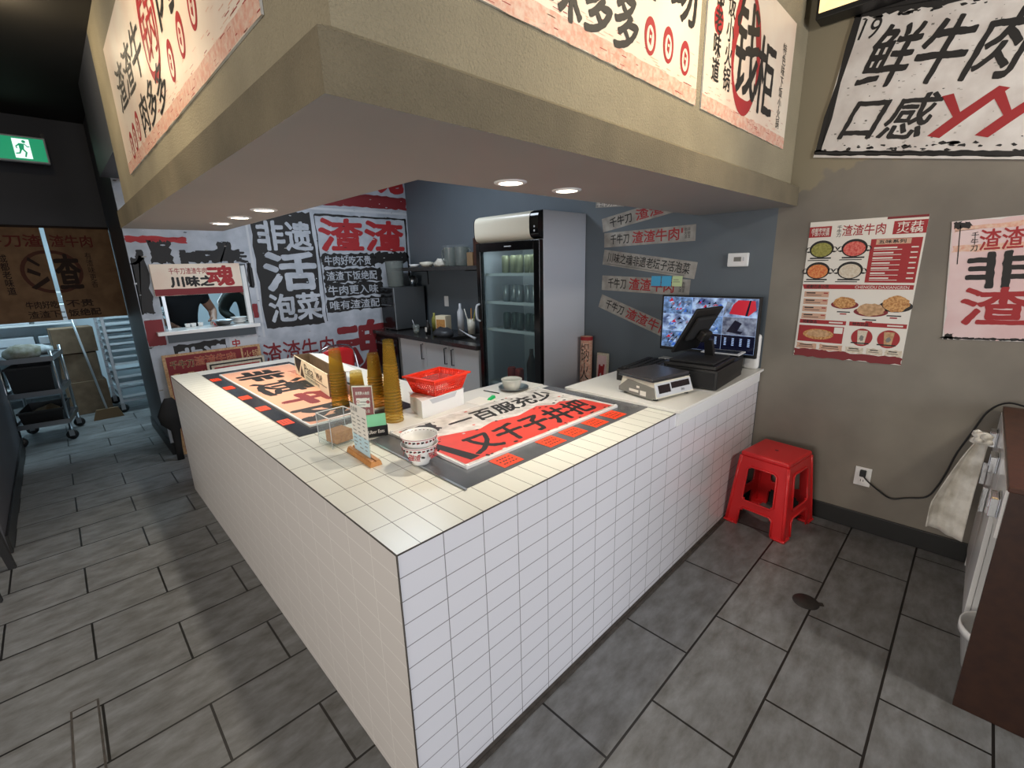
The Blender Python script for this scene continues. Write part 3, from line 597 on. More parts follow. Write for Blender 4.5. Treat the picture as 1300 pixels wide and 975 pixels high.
b = MB(); b.shell([(0.0, 0.0), (0.055, 0.0), (0.09, 0.014), (0.092, 0.016), (0.088, 0.016), (0.054, 0.003), (0.0, 0.003)], 'steel', 32); tag(b.build('saucer', None, T((1.372, 0.94, H1+0.0016))), 'round steel saucer under the clear tub', 'saucer')
tb = thing('plastic_tub', 'clear lidded plastic tub standing on the steel saucer', 'tub', T((1.362, 0.945, H1+0.005)))
b = MB(); b.shell([(0.0, 0.0), (0.048, 0.0), (0.050, 0.003), (0.060, 0.056)], 'clear_tub', 32); b.lathe([(0.0, 0.002), (0.046, 0.002), (0.052, 0.03), (0.0, 0.03)], 'paper', 24); part('tub_body', b, tb)
b = MB(); b.lathe([(0.063, 0.056), (0.064, 0.060), (0.060, 0.063), (0.056, 0.060), (0.0, 0.060)], 'clear_tub', 32); part('tub_lid', b, tb)
# scale
sc = thing('weighing_scale', 'beige and grey counter scale with a black steel plate', 'scale', frame((1.80, 0.235, HS), (0.975, -0.22, 0), (0.22, 0.975, 0)) @ Matrix.Diagonal((1.02, 1.05, 1.2, 1)))
b = MB()
b.hexa([(-0.15, -0.125, 0.012), (0.15, -0.125, 0.012), (0.15, 0.125, 0.012), (-0.15, 0.125, 0.012)], [(-0.135, -0.10, 0.080), (0.14, -0.10, 0.080), (0.14, 0.115, 0.080), (-0.135, 0.115, 0.080)], 'beige_plastic')
# grey side cheek towards the corner
M_ = frame((-0.1525, 0.125, 0.0), (0, -1, 0), (0, 0, 1)); b.add([(p[0], p[1], z_) for z_ in (0, -0.006) for p in ((0.0, 0.012), (0.05, 0.012), (0.20, 0.004), (0.25, 0.012), (0.235, 0.06), (0.06, 0.072), (0.0, 0.03))], [tuple(range(7)), tuple(range(13, 6, -1))] + [(i, i+7, (i+1) % 7+7, (i+1) % 7) for i in range(7)], 'grey_plastic', False, M_)
b.rect(0.075, 0.022, 0.14, 0.034, 'paper', 0.0012, M_); b.rect(0.15, 0.014, 0.19, 0.036, 'paper', 0.0012, M_); b.rect(0.125, 0.044, 0.145, 0.054, 'paper', 0.0012, M_)
part('scale_body', b, sc)
b = MB(); b.M = frame((-0.14, -0.1245, 0.014), (1, 0, 0), (0, 0.36, 0.93)); b.box(0, 0.28, 0.004, 0.064, -0.002, 0.004, 'grey_white', 0.001); b.rect(0.02, 0.018, 0.11, 0.055, 'black_gloss', 0.0046); b.rect(0.12, 0.030, 0.265, 0.058, 'black_gloss', 0.0046); b.text('DIGI', 0.19, 0.012, 0.215, 0.022, 'ink', 0, 0, 0.0048); part('display_panel', b, sc)
b = MB(); b.box(-0.145, 0.145, -0.095, 0.135, 0.084, 0.100, 'plate_dark', 0.004); b.box(-0.148, 0.148, -0.098, 0.138, 0.082, 0.0838, 'steel'); b.box(-0.05, 0.05, -0.05, 0.05, 0.079, 0.082, 'black'); part('weighing_plate', b, sc, 'black shiny weighing plate with steel rim')
for sx in (-0.12, 0.12):
    for sy in (-0.10, 0.10): b = MB(); b.lathe([(0.013, 0), (0.013, 0.013)], 'black', 14, T((sx, sy, 0))); part('foot', b, sc)
# cash drawer + POS terminal
cd = thing('cash_drawer', 'black cash drawer under the till screen', 'cash drawer', frame((2.245, 0.175, HS), (0.996, 0.07, 0), (-0.07, 0.996, 0)))
b = MB(); b.box(-0.235, 0.235, -0.17, 0.17, 0.006, 0.115, 'black', 0.003); part('drawer_case', b, cd)
b = MB(); b.box(-0.243, -0.2355, -0.155, 0.155, 0.016, 0.10, 'black_matte', 0.002); b.lathe([(0.008, 0), (0.008, 0.004), (0.0, 0.004)], 'steel_dull', 14, frame((-0.2432, 0, 0.058), (0, -1, 0), (0, 0, 1))); part('drawer_front', b, cd)
for sx in (-0.2, 0.2):
    for sy in (-0.14, 0.14): b = MB(); b.lathe([(0.012, 0), (0.012, 0.006)], 'black_matte', 12, T((sx, sy, 0))); part('foot', b, cd)
ps = thing('till_terminal', 'black till with a tilted touch screen on a post, seen from behind', 'till', frame((2.20, 0.165, HS+0.1155), (0.996, 0.07, 0), (-0.07, 0.996, 0)))
b = MB(); b.box(-0.185, 0.155, -0.15, 0.15, 0, 0.022, 'black', 0.004); b.box(-0.16, 0.13, -0.13, 0.13, 0.022, 0.036, 'black_matte', 0.006); part('terminal_base', b, ps)
b = MB(); b.hexa([(0.065, -0.05, 0.036), (0.10, -0.05, 0.036), (0.10, 0.0, 0.036), (0.065, 0.0, 0.036)], [(0.035, -0.045, 0.135), (0.07, -0.045, 0.135), (0.07, 0.0, 0.135), (0.035, 0.0, 0.135)], 'black'); part('post', b, ps)
# screen faces the staff side (+y), leaning back: we see its back
an_, le_ = R(99), R(30); nh = Vector((-math.cos(an_), math.sin(an_), 0)); lat = Vector((math.sin(an_), math.cos(an_), 0)); upv = Vector((0, 0, math.cos(le_))) - nh*math.sin(le_)
b = MB(); b.M = ps.matrix_world.inverted() @ frame((2.185, 0.20, 1.258), -lat, upv)
b.box(-0.13, 0.13, -0.155, 0.150, -0.018, 0.0, 'black', 0.006); b.box(-0.10, 0.10, -0.06, 0.10, -0.034, -0.0185, 'black_matte', 0.012); b.box(-0.06, 0.02, -0.05, 0.02, -0.085, -0.0345, 'black', 0.012); b.rect(-0.118, -0.14, 0.118, 0.135, 'screen_dark', 0.0006); part('touch_screen', b, ps)
# camera monitor on the wall behind
mo = thing('monitor', 'wide security camera monitor showing a grid of pictures', 'monitor', frame((2.655, 0.335, 1.2156), (0.0, -1, 0), (0.0, 0, 1)) @ Matrix.Rotation(R(0), 4, 'Y'))
b = MB(); mw, mh = 0.335, 0.198
b.box(-mw, mw, -mh, mh, -0.03, 0.0, 'black', 0.004); b.box(-0.18, 0.18, -0.12, 0.12, -0.055, -0.0305, 'black_matte', 0.01); part('screen_case', b, mo)
b = MB(); sx0, sx1, sy0, sy1 = -mw+0.014, mw-0.014, -mh+0.024, mh-0.012
cw = (sx1-sx0)/3; ch = (sy1-sy0)/3; cols = ['screen_blue', 'screen_blue2', 'screen_red', 'screen_blue2', 'screen_blue', 'screen_grey', 'screen_blue', 'screen_dark', 'screen_dark']
b.rect(sx0, sy0, sx1, sy1, 'screen_line', 0.0006)
for k in range(9):
    i, j = k % 3, 2-k//3; u, v = sx0+cw*i, sy0+ch*j
    b.rect(u+0.001, v+0.001, u+cw-0.001, v+ch-0.001, 'screen_blue2' if k == 2 else cols[k], 0.001)
    if k in (0, 1, 3, 6, 4):
        for q_ in range(22): a_, c__ = random.uniform(0.02, cw-0.04), random.uniform(0.01, ch-0.03); b.poly([(u+a_, v+c__), (u+a_+random.uniform(0.01, 0.04), v+c__+0.004), (u+a_+0.02, v+c__+random.uniform(0.01, 0.03))], random.choice(('screen_red', 'screen_dark', 'screen_deep', 'screen_line', 'screen_grey')), 0.0012+0.00004*q_)
    if k == 2: b.poly([(u+0.04, v+0.02), (u+0.16, v+0.01), (u+cw-0.01, v+0.05), (u+cw-0.02, v+ch-0.012), (u+0.09, v+ch-0.01), (u+0.06, v+ch-0.04)], 'screen_red', 0.0014); b.poly([(u+0.0, v+0.0), (u+0.06, v+ch-0.03), (u+0.02, v+ch-0.02)], 'screen_grey', 0.0016); b.poly([(u+0.14, v+0.01), (u+0.155, v+0.01), (u+0.17, v+ch-0.01), (u+0.16, v+ch-0.01)], 'screen_dark', 0.0018)
    if k == 5: b.poly([(u+0.03, v+0.02), (u+0.12, v+0.01), (u+0.17, v+0.06), (u+0.08, v+ch-0.02)], 'screen_dark', 0.0014); b.poly([(u+0.10, v+0.03), (u+0.18, v+0.02), (u+0.19, v+0.08), (u+0.13, v+0.09)], 'screen_grey', 0.0016)
    if k in (7, 8):
        for q_ in range(4):
            for r_ in range(5): b.rect(u+0.02+0.05*q_, v+ch-0.025-0.011*r_, u+0.035+0.05*q_, v+ch-0.020-0.011*r_, 'screen_line', 0.0014)
part('screen', b, mo, 'lit screen with camera pictures')
b = MB(); b.box(-0.02, 0.02, -0.270, -mh+0.02, -0.028, -0.012, 'black'); b.box(-0.11, 0.11, -0.2775-0.0005, -0.27, -0.075, 0.03, 'black', 0.002); part('monitor_stand', b, mo)
# keyboard
kb = thing('keyboard', 'black keyboard with green lit edges on the drawer beside the till', 'keyboard', frame((2.12, 0.475, HS), (0.996, 0.07, 0), (-0.07, 0.996, 0)))
b = MB(); b.box(-0.21, 0.21, -0.09, 0.10, 0, 0.075, 'black', 0.005); part('keyboard_tray', b, kb)
b = MB()
for r_ in range(4):
    for c_ in range(12): b.box(-0.20+0.033*c_, -0.172+0.033*c_, -0.08+0.042*r_, -0.046+0.042*r_, 0.0755, 0.084, 'black_matte', 0.002)
for p_ in ((-0.2, -0.05), (-0.1, 0.0), (0.02, 0.10), (0.12, 0.18)): b.box(p_[0], p_[1], -0.087, -0.082, 0.0755, 0.079, 'green_clip')
part('keys', b, kb)
# white card reader / printer
cr = thing('receipt_printer', 'black box with a white top tray behind the till', 'printer', frame((2.555, 0.17, HS), (0.996, 0.07, 0), (-0.07, 0.996, 0)))
b = MB(); b.box(-0.06, 0.07, -0.11, 0.11, 0, 0.12, 'black', 0.004); part('printer_body', b, cr)
b = MB(); b.box(-0.07, 0.075, -0.12, 0.12, 0.1205, 0.129, 'white', 0.003); b.box(-0.05, 0.055, -0.10, 0.10, 0.1292, 0.1305, 'black'); part('top_tray', b, cr)
b = MB(); b.box(-0.028, 0.028, -0.05, 0.05, 0, 0.235, 'white_gloss', 0.022, seg=4); b.text('TP', -0.012, 0.05, 0.012, 0.058, 'grey_plastic', 0, 0, 0.0504+0.0, frame((0, 0, 0.03), (1, 0, 0), (0, 0, 1))); tag(b.build('router', None, T((2.735, 0.05, HS))), 'upright white rounded box beside the monitor at the wall', 'router')

# ================================================================ WALL POSTERS
def onwall(y, z): return frame((W-0.001, y, z), (0, -1, 0), (0, 0, 1))
def warp(b, uv):  # bilinear fit of the unit square in u,v to four corners given anticlockwise from lower left
    a, c, d, e = [Vector((p[0], p[1])) for p in uv]
    b.v = [(*(a*(1-x)*(1-y)+c*x*(1-y)+d*x*y+e*(1-x)*y), z) for x, y, z in b.v]
    return b
# large slogan poster
b = MB(); pw, ph = 1.5, 0.70
b.box(0, pw, 0, ph, 0, 0.010, 'white'); b.rect(0.0, 0.0, pw, ph, 'poster_white', 0.0105)
b.rag(0, ph-0.05, pw, ph, 'ink', 0.008, 0.011, 60); b.rag(0, 0.03, 0.03, ph, 'ink', 0.006, 0.011, 6); b.rag(0, 0.012, pw, 0.035, 'ink', 0.004, 0.011, 60)
b.text('鲜牛肉', 0.09, 0.33, 0.68, 0.60, 'ink', 0.035, 0.03, 0.0118, shear=0.05); b.text('口感', 0.09, 0.09, 0.44, 0.29, 'ink', 0.035, 0.03, 0.0118, shear=0.05)
for k in range(4):
    u = 0.475+0.175*k
    b.poly([(u, 0.27), (u+0.04, 0.28), (u+0.09, 0.20), (u+0.19, 0.30), (u+0.23, 0.29), (u+0.12, 0.17), (u+0.05, 0.09), (u+0.0, 0.10), (u+0.07, 0.18)], 'red_ink', 0.0118+0.0003*k)
b.text('19', 0.04, 0.55, 0.12, 0.64, 'ink', 0, 0.01, 0.0118, shear=0.01)
for k in range(150):
    u = random.uniform(0.03, pw-0.03); v = random.choice((random.uniform(0.035, 0.07), random.uniform(ph-0.07, ph-0.05), random.uniform(0.03, ph-0.03))); r_ = random.uniform(0.003, 0.012) if (v < 0.08 or v > ph-0.08) else random.uniform(0.0015, 0.004)
    b.disc(u, v, r_*random.uniform(1, 2.2), r_*0.7, 'ink', 0.0113, 7, jit=0.5)
for k in range(220):
    u, v = random.uniform(0.05, pw-0.05), random.uniform(0.06, ph-0.07); b.rect(u, v, u+random.uniform(0.002, 0.012), v+random.uniform(0.002, 0.008), random.choice(('strip_paper0', 'strip_paper0', 'grey_plastic')), 0.0111)
# slightly skewed board: left edge leans
for i, (x, y, z_) in enumerate(b.v): b.v[i] = (x+0.12*(y/ph)+0.0, y-0.18*x*0.0, z_)
for i, (x, y, z_) in enumerate(b.v): b.v[i] = (x, y-0.175*(x-0.12*(y/ph))/1.0 + 0.0, z_)
tag(b.build('slogan_poster', None, onwall(-0.155, 2.208)), 'big white poster with black brush slogan high on the concrete wall', 'poster')
# menu poster
b = MB(); b.box(0, 1, 0, 1, 0, 0.003, 'white'); Z = 0.0034
b.rect(0, 0, 1, 1, 'paper', Z); b.rag(0, 0.0, 1, 0.055, 'dark_red', 0.008, Z+0.0004, 20); b.poly([(0.68, 0.985), (1, 0.985), (1, 1.0), (0.68, 1.0)], 'dark_red', Z+0.0004)
b.rect(0.0, 0.89, 0.21, 0.965, 'red_ink', Z+0.0004); b.text('成都老味道\n下饭小火锅', 0.02, 0.90, 0.19, 0.955, 'paper', 0.03, 0, Z+0.0008)
b.text('千\n牛\n刀', 0.26, 0.885, 0.30, 0.965, 'ink', 0.02, 0, Z+0.0008); b.text('渣渣牛肉', 0.31, 0.89, 0.68, 0.965, 'red_ink', 0.02, 0.02, Z+0.0008)
b.rect(0.74, 0.885, 1.0, 0.97, 'red_ink', Z+0.0004); b.text('市井\n火锅', 0.77, 0.892, 0.97, 0.963, 'paper', 0.04, 0, Z+0.0008)
for (u, v, m) in ((0.14, 0.80, 'food_green'), (0.44, 0.80, 'food_red'), (0.13, 0.645, 'food_orange'), (0.43, 0.645, 'food_white')):
    b.disc(u, v+0.005, 0.115, 0.062, 'ink', Z+0.0006); b.disc(u, v, 0.098, 0.050, m, Z+0.001); b.rect(u-0.10, v-0.065, u+0.10, v-0.055, 'ink', Z+0.001); b.rect(u-0.12, v-0.078, u+0.08, v-0.072, 'ink', Z+0.001)
    b.ring(u-0.12, v, 0.03, 0.02, 0.008, 'ink', Z+0.0006); b.ring(u+0.12, v, 0.03, 0.02, 0.008, 'ink', Z+0.0006)
b.rect(0.575, 0.565, 0.985, 0.86, 'red_ink', Z+0.0004); b.text('五味系列', 0.64, 0.828, 0.86, 0.852, 'ink', 0.04, 0, Z+0.0012); b.rect(0.62, 0.822, 0.90, 0.857, 'box_beige', Z+0.0008)
for k in range(7):
    v = 0.795-0.034*k; b.rect(0.61, v, 0.72+random.uniform(0, 0.09), v+0.009, 'paper', Z+0.0008); b.rect(0.61, v-0.011, 0.84, v-0.007, 'paper', Z+0.0008); b.rect(0.91, v, 0.965, v+0.008, 'paper', Z+0.0008)
b.poly([(0.02, 0.515), (0.985, 0.52), (0.985, 0.55), (0.0, 0.55)], 'red_ink', Z+0.0004); b.text('CHENGDU DAXIANGREN', 0.50, 0.523, 0.95, 0.543, 'paper', 0, 0, Z+0.0008); b.text('成都巴适小吃', 0.04, 0.522, 0.26, 0.546, 'ink', 0.03, 0, Z+0.0008)
for k in range(4):
    v = 0.455-0.055*k; b.rect(0.03, v, 0.27, v+0.042, 'box_beige', Z+0.0004); b.rect(0.05, v+0.026, 0.14, v+0.035, 'ink', Z+0.0008); b.rect(0.05, v+0.012, 0.20, v+0.016, 'ink', Z+0.0008); b.rect(0.22, v+0.026, 0.26, v+0.034, 'red_ink', Z+0.0008)
for (u, v, ru, rv, m) in ((0.43, 0.42, 0.11, 0.042, 'food_brown'), (0.67, 0.375, 0.13, 0.045, 'food_tan'), (0.87, 0.42, 0.12, 0.055, 'food_brown')):
    b.disc(u, v-0.015, ru*1.15, rv*0.75, 'ink' if u > 0.8 else 'dark_red', Z+0.0005); b.disc(u, v, ru*0.9, rv, m, Z+0.0009, jit=0.1); b.rect(u-0.06, v-rv-0.03, u+0.06, v-rv-0.022, 'ink', Z+0.0008); b.rect(u-0.03, v-rv-0.045, u+0.03, v-rv-0.036, 'red_ink', Z+0.0008)
for (u0_, u1_, t_) in ((0.02, 0.47, '成都甜品'), (0.50, 0.99, '特色饮品')):
    b.rect(u0_, 0.255, u1_, 0.285, 'red_ink', Z+0.0004); b.text(t_, u0_+0.03, 0.258, u0_+0.17, 0.281, 'ink', 0.03, 0, Z+0.0008); b.rect(u1_-0.16, 0.265, u1_-0.03, 0.275, 'paper', Z+0.0008)
b.rect(0.02, 0.115, 0.46, 0.24, 'red_ink', Z+0.0004); b.disc(0.22, 0.175, 0.15, 0.04, 'food_brown', Z+0.0008); b.disc(0.22, 0.18, 0.12, 0.028, 'food_tan', Z+0.0011, jit=0.12); b.rect(0.37, 0.19, 0.45, 0.235, 'paper', Z+0.001)
for (u, m) in ((0.63, 'food_white'), (0.86, 'food_tan')):
    b.disc(u, 0.175, 0.095, 0.064, 'red_ink', Z+0.0006); b.poly([(u-0.045, 0.225), (u+0.045, 0.225), (u+0.03, 0.125), (u-0.03, 0.125)], m, Z+0.001); b.disc(u, 0.17, 0.02, 0.02, 'grey_plastic', Z+0.0013, jit=0.2); b.rect(u-0.09, 0.128, u+0.07, 0.137, 'ink', Z+0.0014)
for (u0_, u1_) in ((0.02, 0.22), (0.25, 0.47), (0.50, 0.66), (0.69, 0.83), (0.85, 0.99)):
    b.rag(u0_, 0.058, u1_, 0.10, 'box_beige' if u0_ < 0.4 else 'food_white', 0.004, Z+0.0008, 8); b.rect(u0_+0.03, 0.085, u1_-0.04, 0.092, 'ink', Z+0.0012); b.rect(u0_+0.02, 0.072, u1_-0.03, 0.076, 'ink', Z+0.0012)
for i, (x, y, z_) in enumerate(b.v): b.v[i] = (x*0.530, y*0.797, z_)
tag(b.build('menu_poster', None, onwall(-0.184, 1.053)), 'white and red food menu poster above the red stool', 'poster')
# pink slogan sheet
b = MB(); b.box(0, 0.66, 0, 0.59, 0, 0.003, 'poster_white'); b.rag(0.005, 0.005, 0.655, 0.585, 'poster_pink', 0.006, 0.0034, 20)
b.rag(0.01, 0.44, 0.65, 0.47, 'poster_blush', 0.005, 0.0038, 16); b.rag(0.01, 0.54, 0.65, 0.565, 'poster_blush', 0.005, 0.0038, 16)
b.text('千\n牛\n刀', 0.075, 0.44, 0.10, 0.53, 'ink', 0.02, 0.01, 0.0044); b.text('渣渣牛肉', 0.105, 0.44, 0.40, 0.54, 'red_ink', 0.03, 0.02, 0.0044)
b.text('非遗', 0.07, 0.26, 0.54, 0.43, 'ink', 0.05, 0.03, 0.0044); b.text('渣渣', 0.06, 0.08, 0.54, 0.26, 'red_ink', 0.05, 0.03, 0.0044)
for k in range(26): b.disc(0.01+0.025*k, 0.008, 0.016, 0.007, 'ink', 0.0042, 8, jit=0.5)
b.rect(0.03, 0.38, 0.034, 0.57, 'ink', 0.0042); b.rag(0.01, 0.55, 0.07, 0.585, 'ink', 0.008, 0.0042, 8); b.rag(0.006, 0.0, 0.04, 0.03, 'ink', 0.006, 0.0042, 6)
for i, (x, y, z_) in enumerate(b.v): b.v[i] = (x+0.055*(0.59-y)/0.59*1.0, y+0.045*x, z_)
tag(b.build('slogan_sheet', None, onwall(-0.805, 1.215)), 'pale pink slogan sheet on the concrete wall right of the menu', 'poster')
# bulkhead posters: front pair and side one
def ovals(b, pts, ru, rv):
    for k, (u, v) in enumerate(pts):
        b.disc(u, v, ru, rv, 'red_ink', 0.0072); b.disc(u, v-rv*0.1, ru*0.62, rv*0.66, 'poster_cream', 0.0076)
        b.poly([(u-ru*0.2, v+rv*0.4), (u+ru*0.3, v+rv*0.2), (u+ru*0.1, v-rv*0.5), (u-ru*0.3, v-rv*0.3)], 'red_ink', 0.008); b.rect(u-ru*0.12, v-rv*0.1, u+ru*0.12, v+rv*0.05, 'poster_cream', 0.0084)
def edge(b, w_, h_):
    b.rag(0.0, 0.0, w_, 0.055, 'poster_blush', 0.003, 0.0066, 40)
    for k in range(int(120*w_)):
        u, v = random.uniform(0.01, w_-0.02), abs(random.gauss(0.05, 0.05)); 
        if v < h_: b.rect(u, v, min(u+random.uniform(0.01, 0.05), w_), v+random.uniform(0.0008, 0.003), random.choice(('red_ink', 'poster_blush', 'poster_blush', 'peach')), 0.0068)
ff = lambda x: frame((x, UO-0.001, 2.238), (1, 0, 0), (0, 0, 1))
pw, ph = 1.36, 0.72
b = MB(); b.box(0, pw, 0, ph, 0, 0.006, 'white'); b.rect(0, 0, pw, ph, 'poster_cream', 0.0063); edge(b, pw, ph)
b.text('味多多', 0.485, 0.052, 0.915, 0.215, 'ink', 0.03, 0.03, 0.008, shear=0.01); b.text('渣渣牛肉市场', 0.05, 0.24, 1.32, 0.44, 'ink', 0.03, 0.03, 0.008); ovals(b, [(0.998, 0.135), (1.122, 0.142), (1.251, 0.134)], 0.038, 0.056)
ovals(b, [(0.10, 0.12), (0.21, 0.12), (0.32, 0.12)], 0.038, 0.056)
tag(b.build('bulkhead_poster', None, ff(0.07)), 'cream poster with red ovals on the front of the bulkhead', 'poster')
b = MB(); pw, ph = 1.062, 0.60; b.box(0, pw, 0, ph, 0, 0.006, 'white'); b.rect(0, 0, pw, ph, 'poster_cream', 0.0063); edge(b, pw, ph)
b.ring(0.42, 0.30, 0.17, 0.25, 0.045, 'red_ink', 0.0072, 40); b.text('钱', 0.29, 0.13, 0.56, 0.50, 'ink', 0.03, 0.03, 0.008); b.text('柜', 0.56, 0.10, 0.80, 0.42, 'ink', 0.03, 0.03, 0.008)
b.text('成\n都\n老\n味\n道', 0.07, 0.12, 0.14, 0.55, 'ink', 0.02, 0.02, 0.0082); b.disc(0.105, 0.335, 0.045, 0.05, 'red_ink', 0.0074, jit=0.05); b.text('下\n饭\n小\n火\n锅', 0.185, 0.11, 0.26, 0.55, 'ink', 0.02, 0.02, 0.008)
b.text('特\n色\n味\n下\n饭\n小\n火\n锅', 0.89, 0.08, 0.945, 0.47, 'ink', 0.0, 0.02, 0.008)
tag(b.build('bulkhead_poster', None, ff(1.484)), 'cream cashier poster with a red ring on the bulkhead by the wall', 'poster')
b = MB(); pw, ph = 2.30, 0.62; b.box(0, pw, 0, ph, 0, 0.006, 'white'); b.rect(0, 0, pw, ph, 'poster_cream', 0.0063); edge(b, pw, ph)
b.text('渣渣牛', 0.20, 0.26, 0.98, 0.46, 'ink', 0.01, 0.03, 0.008); b.ring(1.17, 0.36, 0.15, 0.20, 0.03, 'red_ink', 0.0072, 36); b.text('锅', 1.05, 0.24, 1.28, 0.48, 'red_ink', 0.0, 0.03, 0.008); b.text('肉', 1.36, 0.26, 1.60, 0.50, 'ink', 0.01, 0.03, 0.008)
b.text('肉多多', 0.68, 0.06, 1.28, 0.22, 'ink', 0.01, 0.03, 0.008); ovals(b, [(0.28, 0.10), (0.41, 0.115), (0.55, 0.135), (1.42, 0.16), (1.60, 0.18), (1.78, 0.20)], 0.045, 0.065)
tag(b.build('bulkhead_poster', None, frame((UO-0.001, 2.56, 2.205), (0, -1, 0), (0, 0, 1))), 'long cream poster on the corridor side of the bulkhead', 'poster')

# paper strips on the grey wall
def strip(y0, z0, y1, z1, hgt, body, label, cols=None):
    d = Vector((0, y1-y0, z1-z0)); L_ = d.length; M = frame((W-0.001, y0, z0), d, Vector((0, 0, 1)) - d.normalized()*d.normalized().z)
    b = MB(); b.box(0, L_, 0, hgt, 0, 0.0008, 'strip_paper'); 
    if cols:
        b.text(body, 0.04, hgt*0.22, L_*0.94, hgt*0.88, 'ink', 0.02, 0.02, 0.0014); b.rect(0.05, hgt*0.08, L_*0.9, hgt*0.13, 'grey_plastic', 0.0012)
    else:
        b.text('千牛刀', L_*0.08, hgt*0.18, L_*0.30, hgt*0.85, 'ink', 0.02, 0.02, 0.0014); b.text('渣渣牛肉', L_*0.34, hgt*0.14, L_*0.84, hgt*0.92, 'red_ink', 0.03, 0.02, 0.0014); b.rect(L_*0.86, hgt*0.55, L_*0.875, hgt*0.85, 'red_ink', 0.0014); b.text('市井\n火锅\n渣渣', L_*0.89, hgt*0.2, L_*0.95, hgt*0.85, 'ink', 0, 0, 0.0014)
    return tag(b.build('paper_strip', None, M), label, 'paper strip', 'lettered strips on the grey wall')
mat('strip_paper', '#a9a59d', 0.8, col2='#8e8a83', vscale=14)
strip(1.285, 1.890, 0.40, 2.035, 0.105, '', 'uppermost lettered strip, rising to the right under the soffit')
strip(1.272, 1.770, 0.512, 1.783, 0.112, '', 'second lettered strip from the top, almost level')
strip(1.286, 1.637, 0.500, 1.520, 0.118, '川味之魂非遗老坛子活泡菜', 'all black lettered torn strip in the middle', 1)
strip(1.288, 1.430, 0.530, 1.399, 0.118, '', 'lettered strip carrying the three sticky notes')
strip(1.318, 1.288, 0.560, 1.030, 0.112, '', 'lowest lettered strip, sloping down behind the monitor')
b = MB(); b.box(0, 0.27, 0, 0.045, 0, 0.0008, 'strip_paper'); b.text('千牛刀渣渣', 0.01, 0.006, 0.26, 0.04, 'paper', 0.03, 0.02, 0.0014); tag(b.build('paper_strip', None, frame((W-0.001, 1.365, 2.085), (0, -1, -0.06), (0, -0.06, 1))), 'small faint strip half hidden under the soffit', 'paper strip', 'lettered strips on the grey wall')
for k, (y, m, l) in enumerate(((0.833, 'blue_note', 'left blue sticky note on the lettered strip'), (0.748, 'blue_note', 'right blue sticky note on the lettered strip'), (0.664, 'green_note', 'pale green sticky note on the lettered strip'))):
    b = MB(); n_ = 6; vs = [(0.078*i, 0.074*j, 0.003+0.006*(1-j)) for j in (0, 1) for i in (0, 1)]; b.add(vs+[(x, y_, z_-0.001) for x, y_, z_ in vs], [(0, 1, 3, 2), (4, 6, 7, 5), (0, 4, 5, 1), (2, 3, 7, 6), (0, 2, 6, 4), (1, 5, 7, 3)], m)
    if k == 2: b.rect(0.01, 0.03, 0.06, 0.034, 'grey_plastic', 0.0075); b.rect(0.01, 0.045, 0.05, 0.049, 'grey_plastic', 0.0068)
    tag(b.build('sticky_note', None, onwall(y, 1.468)), l, 'sticky note', 'sticky notes on the strip')
th = thing('thermostat', 'white thermostat on the grey wall above the monitor', 'thermostat', onwall(0.273, 1.602))
b = MB(); b.box(0, 0.132, 0, 0.088, 0, 0.022, 'white', 0.006); part('thermostat_case', b, th)
b = MB(); b.box(0.042, 0.088, 0.034, 0.062, 0.0221, 0.0232, 'grey_plastic'); part('display', b, th); b = MB(); b.box(0.100, 0.108, 0.036, 0.060, 0.0221, 0.025, 'grey_white', 0.001); part('buttons', b, th)
# outlet and cord
ou = thing('wall_outlet', 'white outlet plate low on the concrete wall with a black plug', 'outlet', onwall(-0.596, 0.292))
b = MB(); b.box(0, 0.080, 0, 0.118, 0, 0.006, 'white', 0.002); b.box(0.022, 0.058, 0.070, 0.104, 0.006, 0.008, 'white_gloss', 0.001); b.box(0.022, 0.058, 0.016, 0.050, 0.006, 0.008, 'white_gloss', 0.001); b.rect(0.032, 0.028, 0.035, 0.042, 'ink', 0.0083); b.rect(0.045, 0.028, 0.048, 0.042, 'ink', 0.0083); part('outlet_plate', b, ou)
pc = thing('power_cord', 'black power cord running from the outlet to the brown cabinet', 'cord', T((0, 0, 0)))
b = MB(); b.box(W-0.034, W-0.0095, -0.652, -0.622, 0.358, 0.398, 'black', 0.004); part('plug', b, pc)
ctrl = [(W-0.032, -0.640, 0.368), (W-0.03, -0.665, 0.34), (W-0.02, -0.72, 0.295), (W-0.016, -0.785, 0.262), (W-0.016, -0.85, 0.29), (W-0.016, -0.93, 0.325), (W-0.016, -0.965, 0.40), (W-0.016, -0.99, 0.50), (W-0.016, -1.01, 0.61), (W-0.016, -1.045, 0.73), (W-0.018, -1.085, 0.86), (W-0.04, -1.14, 0.925), (W-0.09, -1.21, 0.930), (W-0.20, -1.34, 0.912)]
def smooth(P, k=6):
    P = [Vector(p) for p in P]; out = []
    for i in range(len(P)-1):
        a, b_, c_, d = P[max(i-1, 0)], P[i], P[i+1], P[min(i+2, len(P)-1)]
        for j in range(k):
            t = j/k; out.append(0.5*((2*b_)+(c_-a)*t+(2*a-5*b_+4*c_-d)*t*t+(3*b_-a-3*c_+d)*t**3))
    out.append(P[-1]); return out
b = MB(); b.tube(smooth(ctrl), 0.0045, 'black', 8); part('cable', b, pc)

